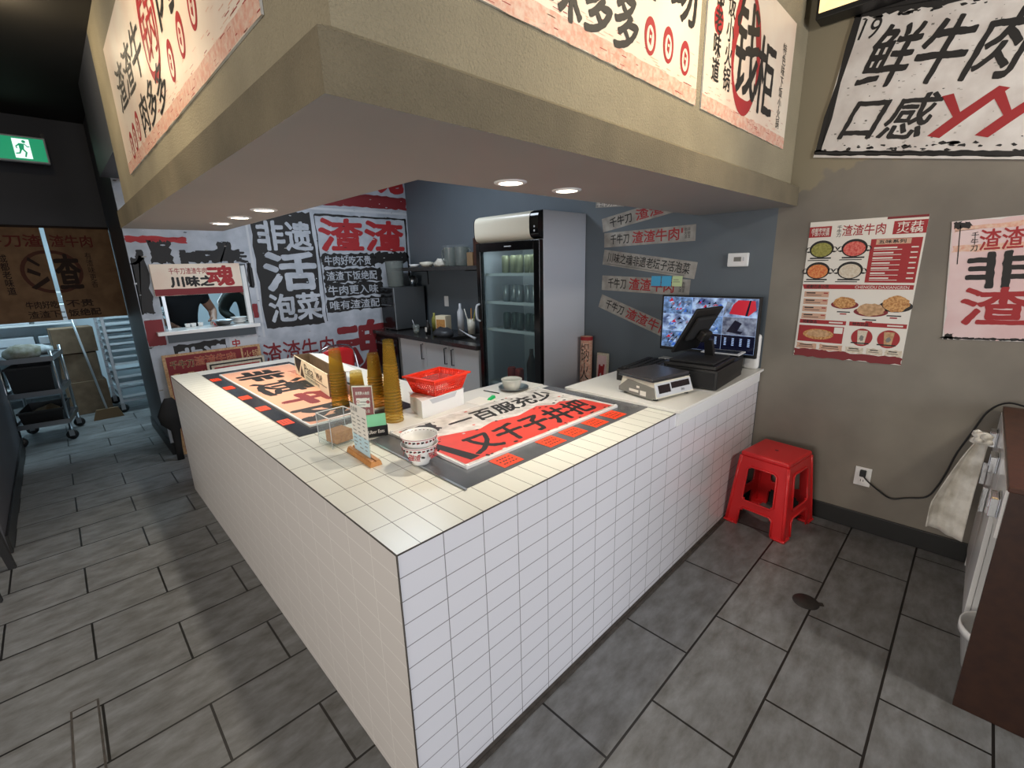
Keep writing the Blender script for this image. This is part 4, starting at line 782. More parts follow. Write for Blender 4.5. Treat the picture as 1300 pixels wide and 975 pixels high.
# ================================================================ STOOL
st = thing('plastic_stool', 'red plastic stool standing between the counter and the concrete wall', 'stool', T((2.527, -0.222, 0)) @ rotz(-7.5))
SH = 0.485; bx_, by_, tx_, ty_ = 0.205, 0.178, 0.158, 0.140
def sec(z): t = z/SH; return bx_+(tx_-bx_)*t, by_+(ty_-by_)*t
b = MB()
def panel(b, axis, s_):
    """one stool side with an upper window and a lower arch, as a grid with the openings left out, given thickness"""
    us = [-1, -0.86, -0.64, -0.52, -0.40, 0.40, 0.52, 0.64, 0.86, 1]; us = [-1, -0.58, -0.48, 0.48, 0.58, 1]
    zs = [0.0, 0.012, 0.105, 0.125, 0.175, 0.19, 0.385, 0.40, 0.455]
    hole = set()
    for j, (za, zb) in enumerate(zip(zs, zs[1:])):
        for i, (a, c_) in enumerate(zip(us, us[1:])):
            if 1 <= i <= 3 and zb <= 0.105+1e-6: hole.add((i, j))
            if i == 2 and zb <= 0.125: hole.add((i, j))
            if 0.19-1e-6 <= za and zb <= 0.385+1e-6 and 1 <= i <= 3: hole.add((i, j))
            if i == 2 and (abs(za-0.175) < 1e-6 or abs(za-0.385) < 1e-6): hole.add((i, j))
    for j, (za, zb) in enumerate(zip(zs, zs[1:])):
        for i, (a, c_) in enumerate(zip(us, us[1:])):
            if (i, j) in hole: continue
            q = []
            for inner in (0, 1):
                for (u, z) in ((a, za), (c_, za), (c_, zb), (a, zb)):
                    X, Y = sec(z); th_ = 0.006*inner
                    if axis == 'y': q.append((u*(X-th_*0), s_*(Y-th_), z))
                    else: q.append((s_*(X-th_), u*(Y-th_*0), z))
            b.add(q, [(0, 1, 2, 3), (7, 6, 5, 4), (0, 4, 5, 1), (1, 5, 6, 2), (2, 6, 7, 3), (3, 7, 4, 0)], 'stool_red')
    # raised rims round the openings
    off = 0.003
    def pt(u, z):
        X, Y = sec(z); return (u*X, s_*(Y+off), z) if axis == 'y' else (s_*(X+off), u*Y, z)
    rim = [pt(-0.58, 0.19), pt(-0.58, 0.30), pt(-0.58, 0.385), pt(-0.48, 0.40), pt(0, 0.40), pt(0.48, 0.40), pt(0.58, 0.385), pt(0.58, 0.30), pt(0.58, 0.19), pt(0.48, 0.175), pt(0, 0.175), pt(-0.48, 0.175)]
    b.tube(rim, 0.006, 'stool_red', 8, closed=True)
    b.tube([pt(-0.58, 0.012), pt(-0.58, 0.105), pt(-0.48, 0.125), pt(0, 0.125), pt(0.48, 0.125), pt(0.58, 0.105), pt(0.58, 0.012)], 0.006, 'stool_red', 8)
for s_ in (-1, 1): panel(b, 'y', s_); panel(b, 'x', s_)
for sx in (-1, 1):
    for sy in (-1, 1):
        b.tube([(sx*(sec(z)[0]-0.004), sy*(sec(z)[1]-0.004), z) for z in (0.003, 0.15, 0.3, 0.455)], 0.011, 'stool_red', 10)
part('stool_legs', b, st)
b = MB(); X, Y = sec(0.46); b.box(-X-0.002, X+0.002, -Y-0.002, Y+0.002, 0.452, SH, 'stool_red', 0.014, seg=4); b.lathe([(0.0, 0), (0.011, 0), (0.011, 0.0006)], 'dark_red', 16, T((0, 0, SH))); part('seat', b, st)
for sx in (-1, 1):
    for sy in (-1, 1):
        b = MB(); b.box(min(sx*0.135, sx*0.216), max(sx*0.135, sx*0.216), min(sy*0.120, sy*0.188), max(sy*0.120, sy*0.188), 0.0005, 0.016, 'stool_red', 0.006); part('foot', b, st)
# floor cover
b = MB(); b.lathe([(0.0, 0.0005), (0.058, 0.0005), (0.056, 0.003), (0.0, 0.0035)], 'drain_dark', 28); b.box(-0.012, 0.012, -0.075, -0.052, 0.0005, 0.0028, 'drain_dark', 0.001); tag(b.build('floor_drain_cover', None, T((1.847, -0.60, 0.0004)) @ rotz(25)), 'dark round cover set in the floor tiles', 'drain cover')

# ================================================================ BROWN CABINET AT THE RIGHT
cb = thing('sideboard', 'dark brown sideboard with white drawers at the right edge', 'cabinet', T((0, 0, 0)))
CY = -1.14; CX0, CX1 = 1.605, W-0.022; CTZ = 0.885
b = MB(); b.box(CX0, CX0+0.02, -1.72, CY, 0.001, CTZ-0.001, 'wood_brown'); b.box(CX0+0.02, CX1, -1.72, -1.70, 0.001, CTZ-0.001, 'wood_brown'); b.box(CX1-0.02, CX1, -1.70, CY, 0.001, CTZ-0.001, 'white'); b.box(2.005, CX1-0.02, -1.70, CY-0.03, 0.08, 0.10, 'white'); b.box(2.005, CX1-0.02, -1.70, CY-0.012, 0.001, 0.08, 'white'); b.box(2.003, 2.019, -1.70, CY-0.012, 0.101, 0.699, 'white'); part('carcass', b, cb)
b = MB(); b.box(CX0-0.008, CX1, -1.73, CY+0.006, CTZ, CTZ+0.02, 'wood_top', 0.003); part('cabinet_top', b, cb, 'reddish brown laminate top')
n_ = 3; ww_ = (CX1-0.02-CX0-0.02)/n_
for k in range(n_):
    a = CX0+0.02+ww_*k+0.002; c_ = a+ww_-0.004
    b = MB(); b.box(a, c_, CY-0.011, CY+0.008, 0.70, CTZ-0.006, 'white_gloss', 0.002); d = part('drawer', b, cb)
    b = MB(); mx_ = (a+c_)/2-(0.1 if k == 0 else 0); b.box(mx_-0.045, mx_+0.045, CY+0.0085, CY+0.013, 0.755, 0.83, 'chrome', 0.002); b.box(mx_-0.035, mx_+0.035, CY+0.0132, CY+0.034, 0.815, 0.826, 'chrome', 0.003); b.box(mx_-0.045, mx_-0.038, CY+0.0132, CY+0.034, 0.757, 0.826, 'chrome', 0.002); b.box(mx_+0.038, mx_+0.045, CY+0.0132, CY+0.034, 0.757, 0.826, 'chrome', 0.002); part('handle', b, d, 'square chrome handle')
    if k == 0: continue
    b = MB(); b.box(a, c_, CY-0.011, CY+0.006, 0.105, 0.694, 'white_gloss', 0.002); d = part('door', b, cb)
    b = MB(); b.box(c_-0.05, c_-0.038, CY+0.0065, CY+0.028, 0.50, 0.62, 'chrome', 0.003); part('handle', b, d, 'chrome handle')
# towel hanging from the drawer handle
b = MB(); vs = []; fs = []; nu, nv = 22, 18
tx0, tx1 = 2.12, 2.30; TU = Vector((-0.25, 0.97, 0)).normalized(); TN = Vector((0.97, 0.25, 0))
for j in range(nv+1):
    t = j/nv; wd = 0.10+0.90*min(1, t*1.35)**0.75
    for i in range(nu+1):
        s_ = i/nu; fold = 0.010*math.sin(s_*9+1.2)+0.004*math.sin(s_*19+t*3)
        p = Vector(((tx0+tx1)/2+0.02, CY+0.05, 0.855-0.46*t-0.03*t*(1-s_))) + TU*(s_*0.125*wd) + TN*(fold*min(1, t*2.2)+0.05*math.sin(s_*2.2))
        vs.append(tuple(p))
for j in range(nv):
    for i in range(nu): a = j*(nu+1)+i; fs.append((a, a+1, a+nu+2, a+nu+1))
b.add(vs, fs, 'cloth_white', True)
rnd = random.Random(3)
kn = []
for j in range(9):
    for i in range(14): pass
b.lathe([(0.0, -0.03), (0.03, -0.026), (0.044, -0.008), (0.036, 0.008), (0.05, 0.024), (0.03, 0.04), (0.0, 0.046)], 'cloth_white', 14, T(((tx0+tx1)/2+0.02, CY+0.070, 0.868)) @ Matrix.Scale(0.7, 4))
for k in range(7): a = k*0.9; b.lathe([(0.0, -0.016), (0.018, -0.006), (0.015, 0.008), (0.0, 0.016)], 'cloth_white', 8, T(((tx0+tx1)/2+0.02+0.035*math.cos(a), CY+0.070+0.02*math.sin(a), 0.873+0.016*math.sin(a*2.3))))
o = tag(b.build('towel'), 'off white towel hanging bunched from the sideboard drawer', 'towel')
sol = o.modifiers.new('thick', 'SOLIDIFY'); sol.thickness = 0.004
# white tub on the floor before the sideboard
b = MB(); b.shell([(0.0, 0.0), (0.085, 0.0), (0.09, 0.006), (0.118, 0.17), (0.126, 0.172), (0.126, 0.205), (0.120, 0.205), (0.112, 0.17), (0.086, 0.010), (0.0, 0.010)], 'white_gloss', 36); tag(b.build('waste_bin', None, T((1.87, -1.243, 0.001))), 'white plastic bin standing in the open bay of the sideboard', 'bin')

# ================================================================ DOWNLIGHTS, EXIT SIGN, LAMP BOX
dl = None
for (x, y, l) in ((0.789, 0.337, 'recessed downlight of the front soffit nearer the corner'), (1.116, 0.331, 'recessed downlight of the front soffit nearer the wall'), (0.327, 1.624, 'nearest recessed downlight of the side soffit'), (0.327, 2.04, 'middle recessed downlight of the side soffit'), (0.327, 2.437, 'farthest recessed downlight of the side soffit')):
    M = T((x, y, BZ-0.0005))
    if dl is None:
        dl = thing('downlight', l, 'ceiling light', M, 'recessed downlights in the soffit')
        b = MB(); b.shell([(0.062, 0.0), (0.062, -0.003), (0.056, -0.006), (0.046, -0.0065), (0.044, -0.003), (0.044, -0.0002)], 'white', 32); part('trim_ring', b, dl)
        b = MB(); b.lathe([(0.043, -0.0025), (0.043, -0.0045), (0.0, -0.0055)], 'led', 28); part('lens', b, dl, 'glowing lens')
    else: dup(dl, M, l)
    lamp('downlight_beam', 'SPOT', (x, y, BZ-0.012), (x, y, 0), 25, (1.0, 0.91, 0.77), 0.04, spot=118, blend=0.7)
ex = thing('exit_sign', 'green running man exit sign on the dark wall over the doorway', 'exit sign', frame((-0.66, 5.10, 2.630), (1, 0, 0), (0, 0, 1)))
b = MB(); b.box(0, 0.375, 0, 0.212, -0.05, 0, 'grey_white', 0.004); b.box(0.35, 0.375, 0.21, 0.25, -0.03, -0.01, 'black'); b.box(0.15, 0.22, 0.07, 0.15, -0.335, -0.051, 'grey_white'); part('sign_housing', b, ex)
b = MB(); b.rect(0.012, 0.014, 0.362, 0.198, 'exit_green', 0.0006); b.rect(0.165, 0.03, 0.27, 0.185, 'exit_white', 0.001); z = 0.0014
b.disc(0.235, 0.165, 0.012, 0.012, 'exit_green', z); b.poly([(0.20, 0.15), (0.235, 0.148), (0.228, 0.10), (0.20, 0.10)], 'exit_green', z); b.poly([(0.20, 0.145), (0.178, 0.125), (0.182, 0.105), (0.189, 0.108), (0.187, 0.122), (0.205, 0.135)], 'exit_green', z); b.poly([(0.232, 0.146), (0.25, 0.122), (0.266, 0.124), (0.266, 0.131), (0.253, 0.131), (0.238, 0.15)], 'exit_green', z)
b.poly([(0.203, 0.105), (0.216, 0.10), (0.20, 0.065), (0.172, 0.06), (0.172, 0.07), (0.194, 0.075)], 'exit_green', z); b.poly([(0.212, 0.105), (0.228, 0.105), (0.245, 0.08), (0.232, 0.04), (0.222, 0.042), (0.232, 0.078)], 'exit_green', z); part('sign_face', b, ex, 'green lit face with white running figure')
lb = thing('light_box', 'warm glowing printed light box under the ceiling by the bulkhead', 'light box', T((0, 0, 0)))
b = MB(); b.box(2.652, 2.762, -1.6, -0.112, 2.866, CZ-0.002, 'black', 0.004); part('box_case', b, lb)
b = MB(); b.M = frame((2.6515, -0.125, 2.893), (0, -1, 0), (0, 0, 1)); b.box(0, 1.46, 0, 0.175, -0.001, 0.002, 'lampbox'); part('lit_panel', b, lb, 'glowing orange printed panel')
tk = thing('corridor_downlight', 'lit ceiling lamp over the corridor at the top left', 'ceiling light', T((-0.42, 2.75, CZ-0.001)))
b = MB(); b.shell([(0.075, 0.0), (0.075, -0.02), (0.06, -0.022), (0.055, -0.004)], 'white', 28); part('lamp_ring', b, tk); b = MB(); b.lathe([(0.054, -0.006), (0.05, -0.012), (0.0, -0.013)], 'led', 24); part('lamp_lens', b, tk)

# ================================================================ MURAL ON THE BACK WALL
MF = lambda x, z: frame((x, MY-0.001, z), (1, 0, 0), (0, 0, 1))
def mural(b, rects): pass
b = MB(); Z = 0.004
b.M = MF(0, 0)
for a in ((0.015, OX0-0.002, 0.115, CZ-0.01), (OX1+0.002, W-0.002, 0.001, CZ-0.01), (OX0-0.002, OX1+0.002, 0.001, OZ0-0.08), (OX0-0.002, OX1+0.002, OZ1+0.01, CZ-0.01)): b.box(a[0], a[1], a[2], a[3], 0, 0.004, 'mural_white')
q = lambda u0, v0, u1, v1, m, amp=0.01, z=0.0046, n=14: b.rag(u0, v0, u1, v1, m, amp, z, n)
# left column: red blocks and giant lettering
q(0.018, 1.03, 0.15, 1.26, 'dark_red', 0.003); q(0.02, 1.92, 0.45, 1.97, 'red_ink', 0.008)
b.text('川味', 0.02, 1.735, 0.93, 1.86, 'ink', 0.05, 0.03, 0.0052); q(0.02, 1.32, 0.12, 1.80, 'ink', 0.014, 0.0052); q(0.17, 1.745, 0.32, 1.93, 'ink', 0.014, 0.0054); q(0.38, 1.745, 0.60, 1.84, 'ink', 0.012, 0.0056); q(0.62, 1.76, 0.87, 1.86, 'ink', 0.012, 0.0056); q(0.69, 1.75, 0.80, 1.93, 'ink', 0.012, 0.0058)
q(0.905, 1.50, 0.955, 1.74, 'ink', 0.008, 0.0052); q(0.90, 1.20, 0.945, 1.34, 'dark_red', 0.004, 0.0052)
b.rect(0.955, 1.0, 0.975, 2.2, 'grey_white', 0.0062)
# black panel with white words
q(1.0, 1.075, 1.60, 2.24, 'ink', 0.010, 0.0052, 20)
b.text('非遗', 1.05, 1.86, 1.58, 2.14, 'mural_white', 0.05, 0.03, 0.0062); b.text('活', 1.07, 1.46, 1.58, 1.83, 'mural_white', 0.07, 0.03, 0.0062); b.text('泡菜', 1.06, 1.14, 1.59, 1.42, 'mural_white', 0.05, 0.03, 0.0062)
# white panel with red words and black bands
for a in ((1.64, 2.215, 2.76, 2.235), (2.735, 1.36, 2.76, 2.22), (1.635, 1.10, 1.645, 2.22)): q(*a, 'ink', 0.006, 0.0052, 22)
b.text('渣渣', 1.67, 1.86, 2.70, 2.19, 'red_ink', 0.07, 0.03, 0.0062)
for k, (t_, v) in enumerate((('牛肉好吃不贵', 1.70), ('渣渣下饭绝配', 1.535), ('牛肉更入味', 1.375), ('唯有渣渣配', 1.21))):
    q(1.66, v-0.02, 2.36 if k else 2.30, v+0.125, 'ink', 0.014, 0.0052, 18); b.text(t_, 1.69, v, 2.30 if k else 2.24, v+0.10, 'mural_white', 0.02, 0.02, 0.0062)
q(2.3, 1.72, 2.75, 1.84, 'ink', 0.02, 0.0052)
# band and upper lettering
b.rect(1.0, 2.275, 2.78, 2.30, 'grey_white', 0.0052); q(1.2, 2.33, 2.78, 2.47, 'dark_red', 0.008, 0.0054, 30); b.text('川味之魂', 1.0, 2.52, 2.76, 2.95, 'ink', 0.06, 0.03, 0.0058); q(2.2, 2.50, 2.77, 2.96, 'mural_white', 0.01, 0.0060); b.text('魂', 2.24, 2.52, 2.75, 2.95, 'red_ink', 0.07, 0.03, 0.0064)
# lower part
q(0.18, 0.62, 0.62, 1.02, 'ink', 0.012, 0.0052); b.text('非遗', 0.22, 0.78, 0.62, 0.98, 'mural_white', 0.06, 0.03, 0.0062); q(0.64, 0.86, 0.90, 1.03, 'grey_white', 0.01, 0.0052); b.text('忠', 0.66, 0.90, 0.74, 1.01, 'red_ink', 0.03, 0.02, 0.006)
b.text('渣渣牛肉', 0.93, 0.68, 1.68, 0.93, 'dark_red', 0.02, 0.03, 0.0062); b.text('魂', 1.72, 0.45, 2.36, 1.05, 'dark_red', 0.05, 0.03, 0.0062); q(1.2, 0.61, 1.33, 0.65, 'ink', 0.01, 0.006)
for k in range(260):
    u, v, r_ = random.uniform(0.02, 2.76), random.uniform(0.3, 2.5), random.uniform(0.003, 0.010)
    if OX0-0.03 < u < OX1+0.03 and 1.02 < v < 1.75: continue
    b.disc(u, v, r_*random.uniform(0.6, 2.5), r_*0.6, random.choice(('ink', 'mural_white', 'grey_white', 'strip_paper')), 0.0066+0.000005*k, 7, jit=0.5)
tag(b.build('wall_mural'), 'black, white and red brush lettered mural covering the back wall', 'mural')
# white post beside the pass, sign over it, ledge
sg = MB(); sg.M = MF(0.138, 1.462) @ T((0, 0, 0.010)); sg.box(0, 0.70, 0, 0.275, 0, 0.02, 'poster_cream', 0.002); sg.rag(0.002, 0.002, 0.698, 0.06, 'dark_red', 0.002, 0.0206, 14)
sg.text('千牛刀渣渣牛肉', 0.13, 0.185, 0.42, 0.24, 'red_ink', 0.02, 0.02, 0.0212); sg.text('川味之', 0.13, 0.075, 0.46, 0.165, 'ink', 0.06, 0.03, 0.0212); sg.text('魂', 0.42, 0.075, 0.63, 0.25, 'red_ink', 0.07, 0.03, 0.0216)
tag(sg.build('pass_sign'), 'cream lettered sign board hanging over the kitchen pass window', 'sign')
b = MB(); b.box(0.09, 0.925, MY-0.09, MY+0.22, OZ0, OZ0+0.032, 'white_gloss', 0.003); tag(b.build('pass_ledge'), 'white serving ledge of the kitchen pass window', 'ledge')
b = MB(); b.box(0.855, 0.893, MY+0.01, MY+0.05, OZ0+0.033, OZ1-0.002, 'white'); b.box(0.19, 0.215, MY+0.06, MY+0.09, OZ0+0.033, OZ1-0.002, 'alu'); struct(b.build('trim_3'), 'slim white posts in the pass window')
# framed signs leaning below the mural
def lean_sign(x0, x1, z0, z1, y, kind, label):
    b = MB(); w_, h_ = x1-x0, z1-z0; M = frame((x0, y, z0), (1, 0, 0), (0, 0.06, 1))
    b.box(0, w_, 0, h_, -0.012, 0, 'food_tan' if kind == 1 else 'food_white')
    if kind == 1:
        b.rect(0.025, 0.025, w_-0.025, h_-0.02, 'dark_red', 0.0006); b.rect(w_*0.78, h_-0.20, w_*0.80, h_-0.02, 'food_tan', 0.001)
        b.text('千牛刀', 0.05, h_-0.135, 0.23, h_-0.06, 'food_tan', 0.05, 0, 0.0010); b.text('千牛刀', 0.05, h_-0.135, 0.23, h_-0.06, 'ink', 0.0, 0, 0.0014); b.text('渣渣牛肉', 0.24, h_-0.13, 0.58, h_-0.045, 'food_tan', 0.05, 0, 0.0010); b.text('渣渣牛肉', 0.24, h_-0.13, 0.58, h_-0.045, 'red_ink', 0.0, 0, 0.0014); b.text('火锅', 0.66, h_-0.13, 0.80, h_-0.05, 'food_tan', 0.02, 0, 0.0012)
        b.text('Zha Zha W', 0.06, h_-0.235, 0.34, h_-0.18, 'food_tan', 0.04, 0, 0.0012); b.text('Niu Rou', 0.24, h_-0.31, 0.42, h_-0.26, 'food_tan', 0.04, 0, 0.0012)
    else:
        b.rect(0.02, 0.02, w_-0.02, h_-0.02, 'ink', 0.0006); b.rect(0.034, 0.034, w_-0.034, h_-0.034, 'food_white', 0.001); b.rect(0.055, 0.055, w_-0.05, h_-0.055, 'red_ink', 0.0014); b.text('千牛刀渣渣牛肉', 0.16, h_-0.12, w_-0.07, h_-0.065, 'food_tan', 0.02, 0, 0.0018)
    return tag(b.build('framed_sign', None, M), label, 'sign', 'framed signs leaning below the mural')
lean_sign(0.085, 0.90, 0.001, 0.942, 4.08, 1, 'large red framed sign with gold letters leaning on the mural')
lean_sign(0.40, 0.90, 0.001, 0.835, 4.005, 2, 'smaller black bordered red sign leaning before the large one')
b = MB(); 
prof = [(0.0, 0.0), (0.028, 0.002), (0.03, 0.12), (0.035, 0.28), (0.085, 0.36), (0.095, 0.44), (0.06, 0.54), (0.03, 0.585), (0.0, 0.59)]
b.lathe(prof, 'black_matte', 12, Matrix.Diagonal((1.0, 0.45, 1.0, 1)))
for i, (x, y, z_) in enumerate(b.v): d_ = noise.noise_vector(Vector((x*14, y*14, z_*9)))*(0.022 if z_ > 0.01 else 0); b.v[i] = (x+d_.x, y+d_.y*0.4, z_+d_.z*0.5)
tag(b.build('black_bag', None, T((0.045, 3.96, 0.001))), 'crumpled black bag standing at the end of the mural wall', 'bag')

# ================================================================ RED FOLDING CHAIR
fc = thing('folding_chair', 'red folding chair with a chrome frame inside the bay', 'chair', T((1.39, 3.42, 0)) @ rotz(4))
arch = [(-0.20, 0.20, 0.01), (-0.20, 0.06, 0.45), (-0.195, -0.0, 0.72), (-0.185, -0.02, 0.83), (-0.15, -0.03, 0.895), (-0.08, -0.033, 0.92), (0.0, -0.034, 0.925), (0.08, -0.033, 0.92), (0.15, -0.03, 0.895), (0.185, -0.02, 0.83), (0.195, 0.0, 0.72), (0.20, 0.06, 0.45), (0.20, 0.20, 0.01)]
arch = [(x, -y, z) for x, y, z in arch]
b = MB(); b.tube(smooth(arch, 4), 0.011, 'chrome', 10); part('back_frame', b, fc, 'chrome tube frame')
b = MB(); b.add([(x, 0.036+0.004-0.02*math.cos(x*6), z) for x in [-0.17+0.034*i for i in range(11)] for z in (0.63, 0.72, 0.80, 0.86, 0.905-0.05*abs(x/0.17)**3)], [(i*5+j, i*5+j+1, (i+1)*5+j+1, (i+1)*5+j) for i in range(10) for j in range(4)], 'dark_red_vinyl' if 'dark_red_vinyl' in MATS else 'stool_red', True); bo = part('backrest', b, fc); sm_ = bo.modifiers.new('thick', 'SOLIDIFY'); sm_.thickness = 0.018
b = MB(); b.box(-0.19, 0.19, -0.36, 0.02, 0.43, 0.465, 'stool_red', 0.015); part('seat', b, fc)
for s_ in (-1, 1): b = MB(); b.tube([(s_*0.17, 0.20, 0.011), (s_*0.17, -0.02, 0.42), (s_*0.17, -0.30, 0.425)], 0.010, 'chrome', 10); part('rear_leg', b, fc, 'chrome leg')
b = MB(); b.tube([(-0.17, 0.12, 0.16), (0.17, 0.12, 0.16)], 0.008, 'chrome', 8); b.tube([(-0.20, -0.16, 0.12), (0.20, -0.16, 0.12)], 0.008, 'chrome', 8); part('stretcher', b, fc)

# ================================================================ BACK COUNTER IN THE BAY
kc = thing('base_cabinets', 'white base cabinets with black bar handles along the grey wall', 'cabinet', T((0, 0, 0)))
b = MB(); b.box(2.225, W-0.003, 2.235, 3.60, 0.10, 0.894, 'grey_white'); b.box(2.27, W-0.003, 2.235, 3.60, 0.001, 0.10, 'black'); b.box(2.20, W-0.003, 3.602, 3.63, 0.001, 0.894, 'grey_plastic'); part('carcass', b, kc)
for k, (y0, y1, hy) in enumerate(((3.095, 3.595, 3.145), (2.690, 3.089, 2.735), (2.238, 2.684, 2.62))):
    b = MB(); b.box(2.204, 2.2245, y0, y1, 0.11, 0.890, 'cab_white', 0.002); d = part('door', b, kc)
    b = MB(); b.tube([(2.204, hy, 0.70), (2.176, hy, 0.70), (2.176, hy, 0.86), (2.204, hy, 0.86)], 0.006, 'black', 8); part('handle', b, d, 'black bar handle')
b = MB(); b.box(2.21, W-0.003, 3.635, 4.15, 0.001, 0.890, 'black', 0.004); b.box(2.195, 2.2095, 3.65, 4.14, 0.10, 0.86, 'black_gloss', 0.003); b.box(2.18, 2.1945, 3.70, 4.09, 0.78, 0.80, 'steel_dull', 0.002); tag(b.build('undercounter_fridge'), 'black undercounter appliance at the far end of the back worktop', 'appliance')
wt = thing('worktop', 'dark speckled stone worktop over the white cabinets', 'worktop', T((0, 0, 0)))
SX0, SX1, SY0, SY1 = 2.30, 2.66, 2.34, 2.86
b = MB()
for a in ((2.17, SX0, 2.225, 4.155), (SX1, W-0.002, 2.225, 4.155), (SX0, SX1, 2.225, SY0), (SX0, SX1, SY1, 4.155)): b.box(*a, 0.896, 0.935, 'granite')
part('stone_slab', b, wt)
b = MB(); b.box(SX0, SX1, SY0, SY1, 0.8965, 0.90, 'black'); part('sink_basin', b, wt, 'black sink let into the stone')
b = MB(); b.tube(smooth([(2.71, 2.42, 0.935), (2.71, 2.42, 1.14), (2.69, 2.42, 1.20), (2.62, 2.42, 1.22), (2.55, 2.42, 1.19), (2.53, 2.42, 1.15)], 5), 0.011, 'chrome', 10); b.lathe([(0.024, 0), (0.024, 0.02), (0.016, 0.025)], 'chrome', 16, T((2.71, 2.42, 0.9355))); b.tube([(2.71, 2.42, 1.0), (2.71, 2.50, 1.03)], 0.006, 'chrome', 8); part('faucet', b, wt, 'chrome faucet')
Wt = 0.9355
mw_ = thing('steam_oven', 'grey steel box appliance on the far end of the back worktop', 'appliance', T((2.29, 3.80, Wt+0.0005)))
b = MB(); b.box(0, 0.42, 0, 0.30, 0.012, 0.50, 'steel_dull', 0.006); 
for p_ in ((0.03, 0.03), (0.39, 0.03), (0.03, 0.27), (0.39, 0.27)): b.lathe([(0.014, 0), (0.014, 0.012)], 'black', 12, T((p_[0], p_[1], 0)))
part('casing', b, mw_)
b = MB(); b.box(-0.006, -0.0005, 0.01, 0.29, 0.03, 0.49, 'black_gloss', 0.002); b.tube([(-0.006, 0.05, 0.30), (-0.03, 0.05, 0.30), (-0.03, 0.24, 0.30), (-0.006, 0.24, 0.30)], 0.006, 'steel', 8); part('oven_door', b, mw_)
b = MB(); b.shell([(0.0, 0.0), (0.085, 0.0), (0.09, 0.01), (0.105, 0.28)], 'jar', 28); b.shell([(0.107, 0.28), (0.107, 0.295), (0.0, 0.30)], 'jar', 28); tag(b.build('blender_jar', None, T((2.42, 3.95, Wt+0.502))), 'large cloudy plastic jar standing on the steel appliance', 'jar')
b = MB(); b.shell([(0.0, 0.0), (0.035, 0.0), (0.042, 0.12), (0.039, 0.12), (0.032, 0.004)], 'steel', 20); b.tube([(0.042, 0, 0.10), (0.07, 0, 0.085), (0.07, 0, 0.04), (0.04, 0, 0.025)], 0.004, 'steel', 8); tag(b.build('steel_mug', None, T((2.62, 3.90, Wt+0.502))), 'small steel mug beside the jar on the appliance', 'mug')
b = MB(); b.shell([(0.0, 0.0), (0.03, 0.0), (0.04, 0.10), (0.037, 0.10), (0.028, 0.004)], 'jar', 20); b.lathe([(0.0, 0.005), (0.028, 0.005), (0.033, 0.05), (0.0, 0.05)], 'white', 16); b.tube([(0, 0, 0.01), (-0.03, 0.02, 0.16)], 0.003, 'grey_white', 6); tag(b.build('glass_cup', None, T((2.30, 3.40, Wt+0.0005))), 'clear cup of white sauce with a spoon on the back worktop', 'cup')
b = MB(); b.lathe([(0.0, 0), (0.028, 0), (0.028, 0.10), (0.012, 0.13), (0.012, 0.155), (0.0, 0.155)], 'black', 18); b.box(-0.029, -0.026, -0.015, 0.015, 0.03, 0.08, 'paper'); tag(b.build('sauce_bottle', None, T((2.36, 3.26, Wt+0.0005))), 'dark sauce bottle with a white label on the back worktop', 'bottle')
b = MB(); b.lathe([(0.0, 0), (0.03, 0), (0.03, 0.15), (0.011, 0.19), (0.011, 0.22), (0.0, 0.22)], 'food_green', 18); tag(b.build('oil_bottle', None, T((2.50, 3.33, Wt+0.0005))), 'olive bottle standing behind the sauce bottle', 'bottle')
b = MB(); b.box(-0.05, 0.05, -0.07, 0.07, 0, 0.20, 'carton_print', 0.002); b.rect(-0.06, 0.04, 0.06, 0.16, 'food_brown', 0.0506, frame((0, 0, 0), (0, -1, 0), (0, 0, 1))); tag(b.build('food_carton', None, T((2.50, 3.16, Wt+0.0005)) @ rotz(15)), 'printed food carton standing on the back worktop', 'carton')
b = MB(); b.lathe([(0.0, 0), (0.035, 0), (0.035, 0.24), (0.015, 0.28), (0.013, 0.33), (0.0, 0.33)], 'grey_white', 18); tag(b.build('spray_bottle', None, T((2.60, 2.98, Wt+0.0005))), 'tall pale bottle beside the sink', 'bottle')
ub = thing('utensil_bin', 'white pot of long utensils by the sink', 'utensil pot', T((2.68, 2.90, Wt+0.0005)))
b = MB(); b.shell([(0, 0), (0.04, 0), (0.045, 0.16), (0.042, 0.16), (0.037, 0.004)], 'beige_plastic', 20); part('pot', b, ub)
for k, (dx, dy, m) in enumerate(((-0.02, 0.03, 'beige_plastic'), (0.0, -0.04, 'food_green'), (0.02, 0.02, 'wood_light'))): b = MB(); b.tube([(0, 0, 0.01), (dx*2, dy*2, 0.27)], 0.006, m, 8); part('utensil', b, ub)
b = MB(); rn = random.Random(11)
vs = []; fs = []
b.lathe([(0.0, 0.0), (0.13, 0.005), (0.15, 0.05), (0.11, 0.09), (0.05, 0.12), (0.0, 0.11)], 'grey_bag', 18, Matrix.Diagonal((0.8, 1.1, 1, 1)))
for i, (x, y, z_) in enumerate(b.v):
    if z_ > 0.002: d_ = noise.noise_vector(Vector((x*22, y*22, z_*22)))*0.03; b.v[i] = (x+d_.x, y+d_.y, max(0.002, z_+d_.z))
tag(b.build('plastic_bag', None, T((2.36, 2.98, Wt+0.0005)) @ Matrix.Scale(0.8, 4)), 'crumpled dark clear bag on the worktop by the sink', 'bag')
b = MB(); b.tube([(0, 0.12, 0.085), (0, 0, 0.045), (0, -0.13, 0.012)], [0.004, 0.007, 0.016], 'grey_white', 8); tag(b.build('ladle', None, T((2.42, 2.66, Wt-0.0))), 'pale ladle leaning across the sink', 'ladle')
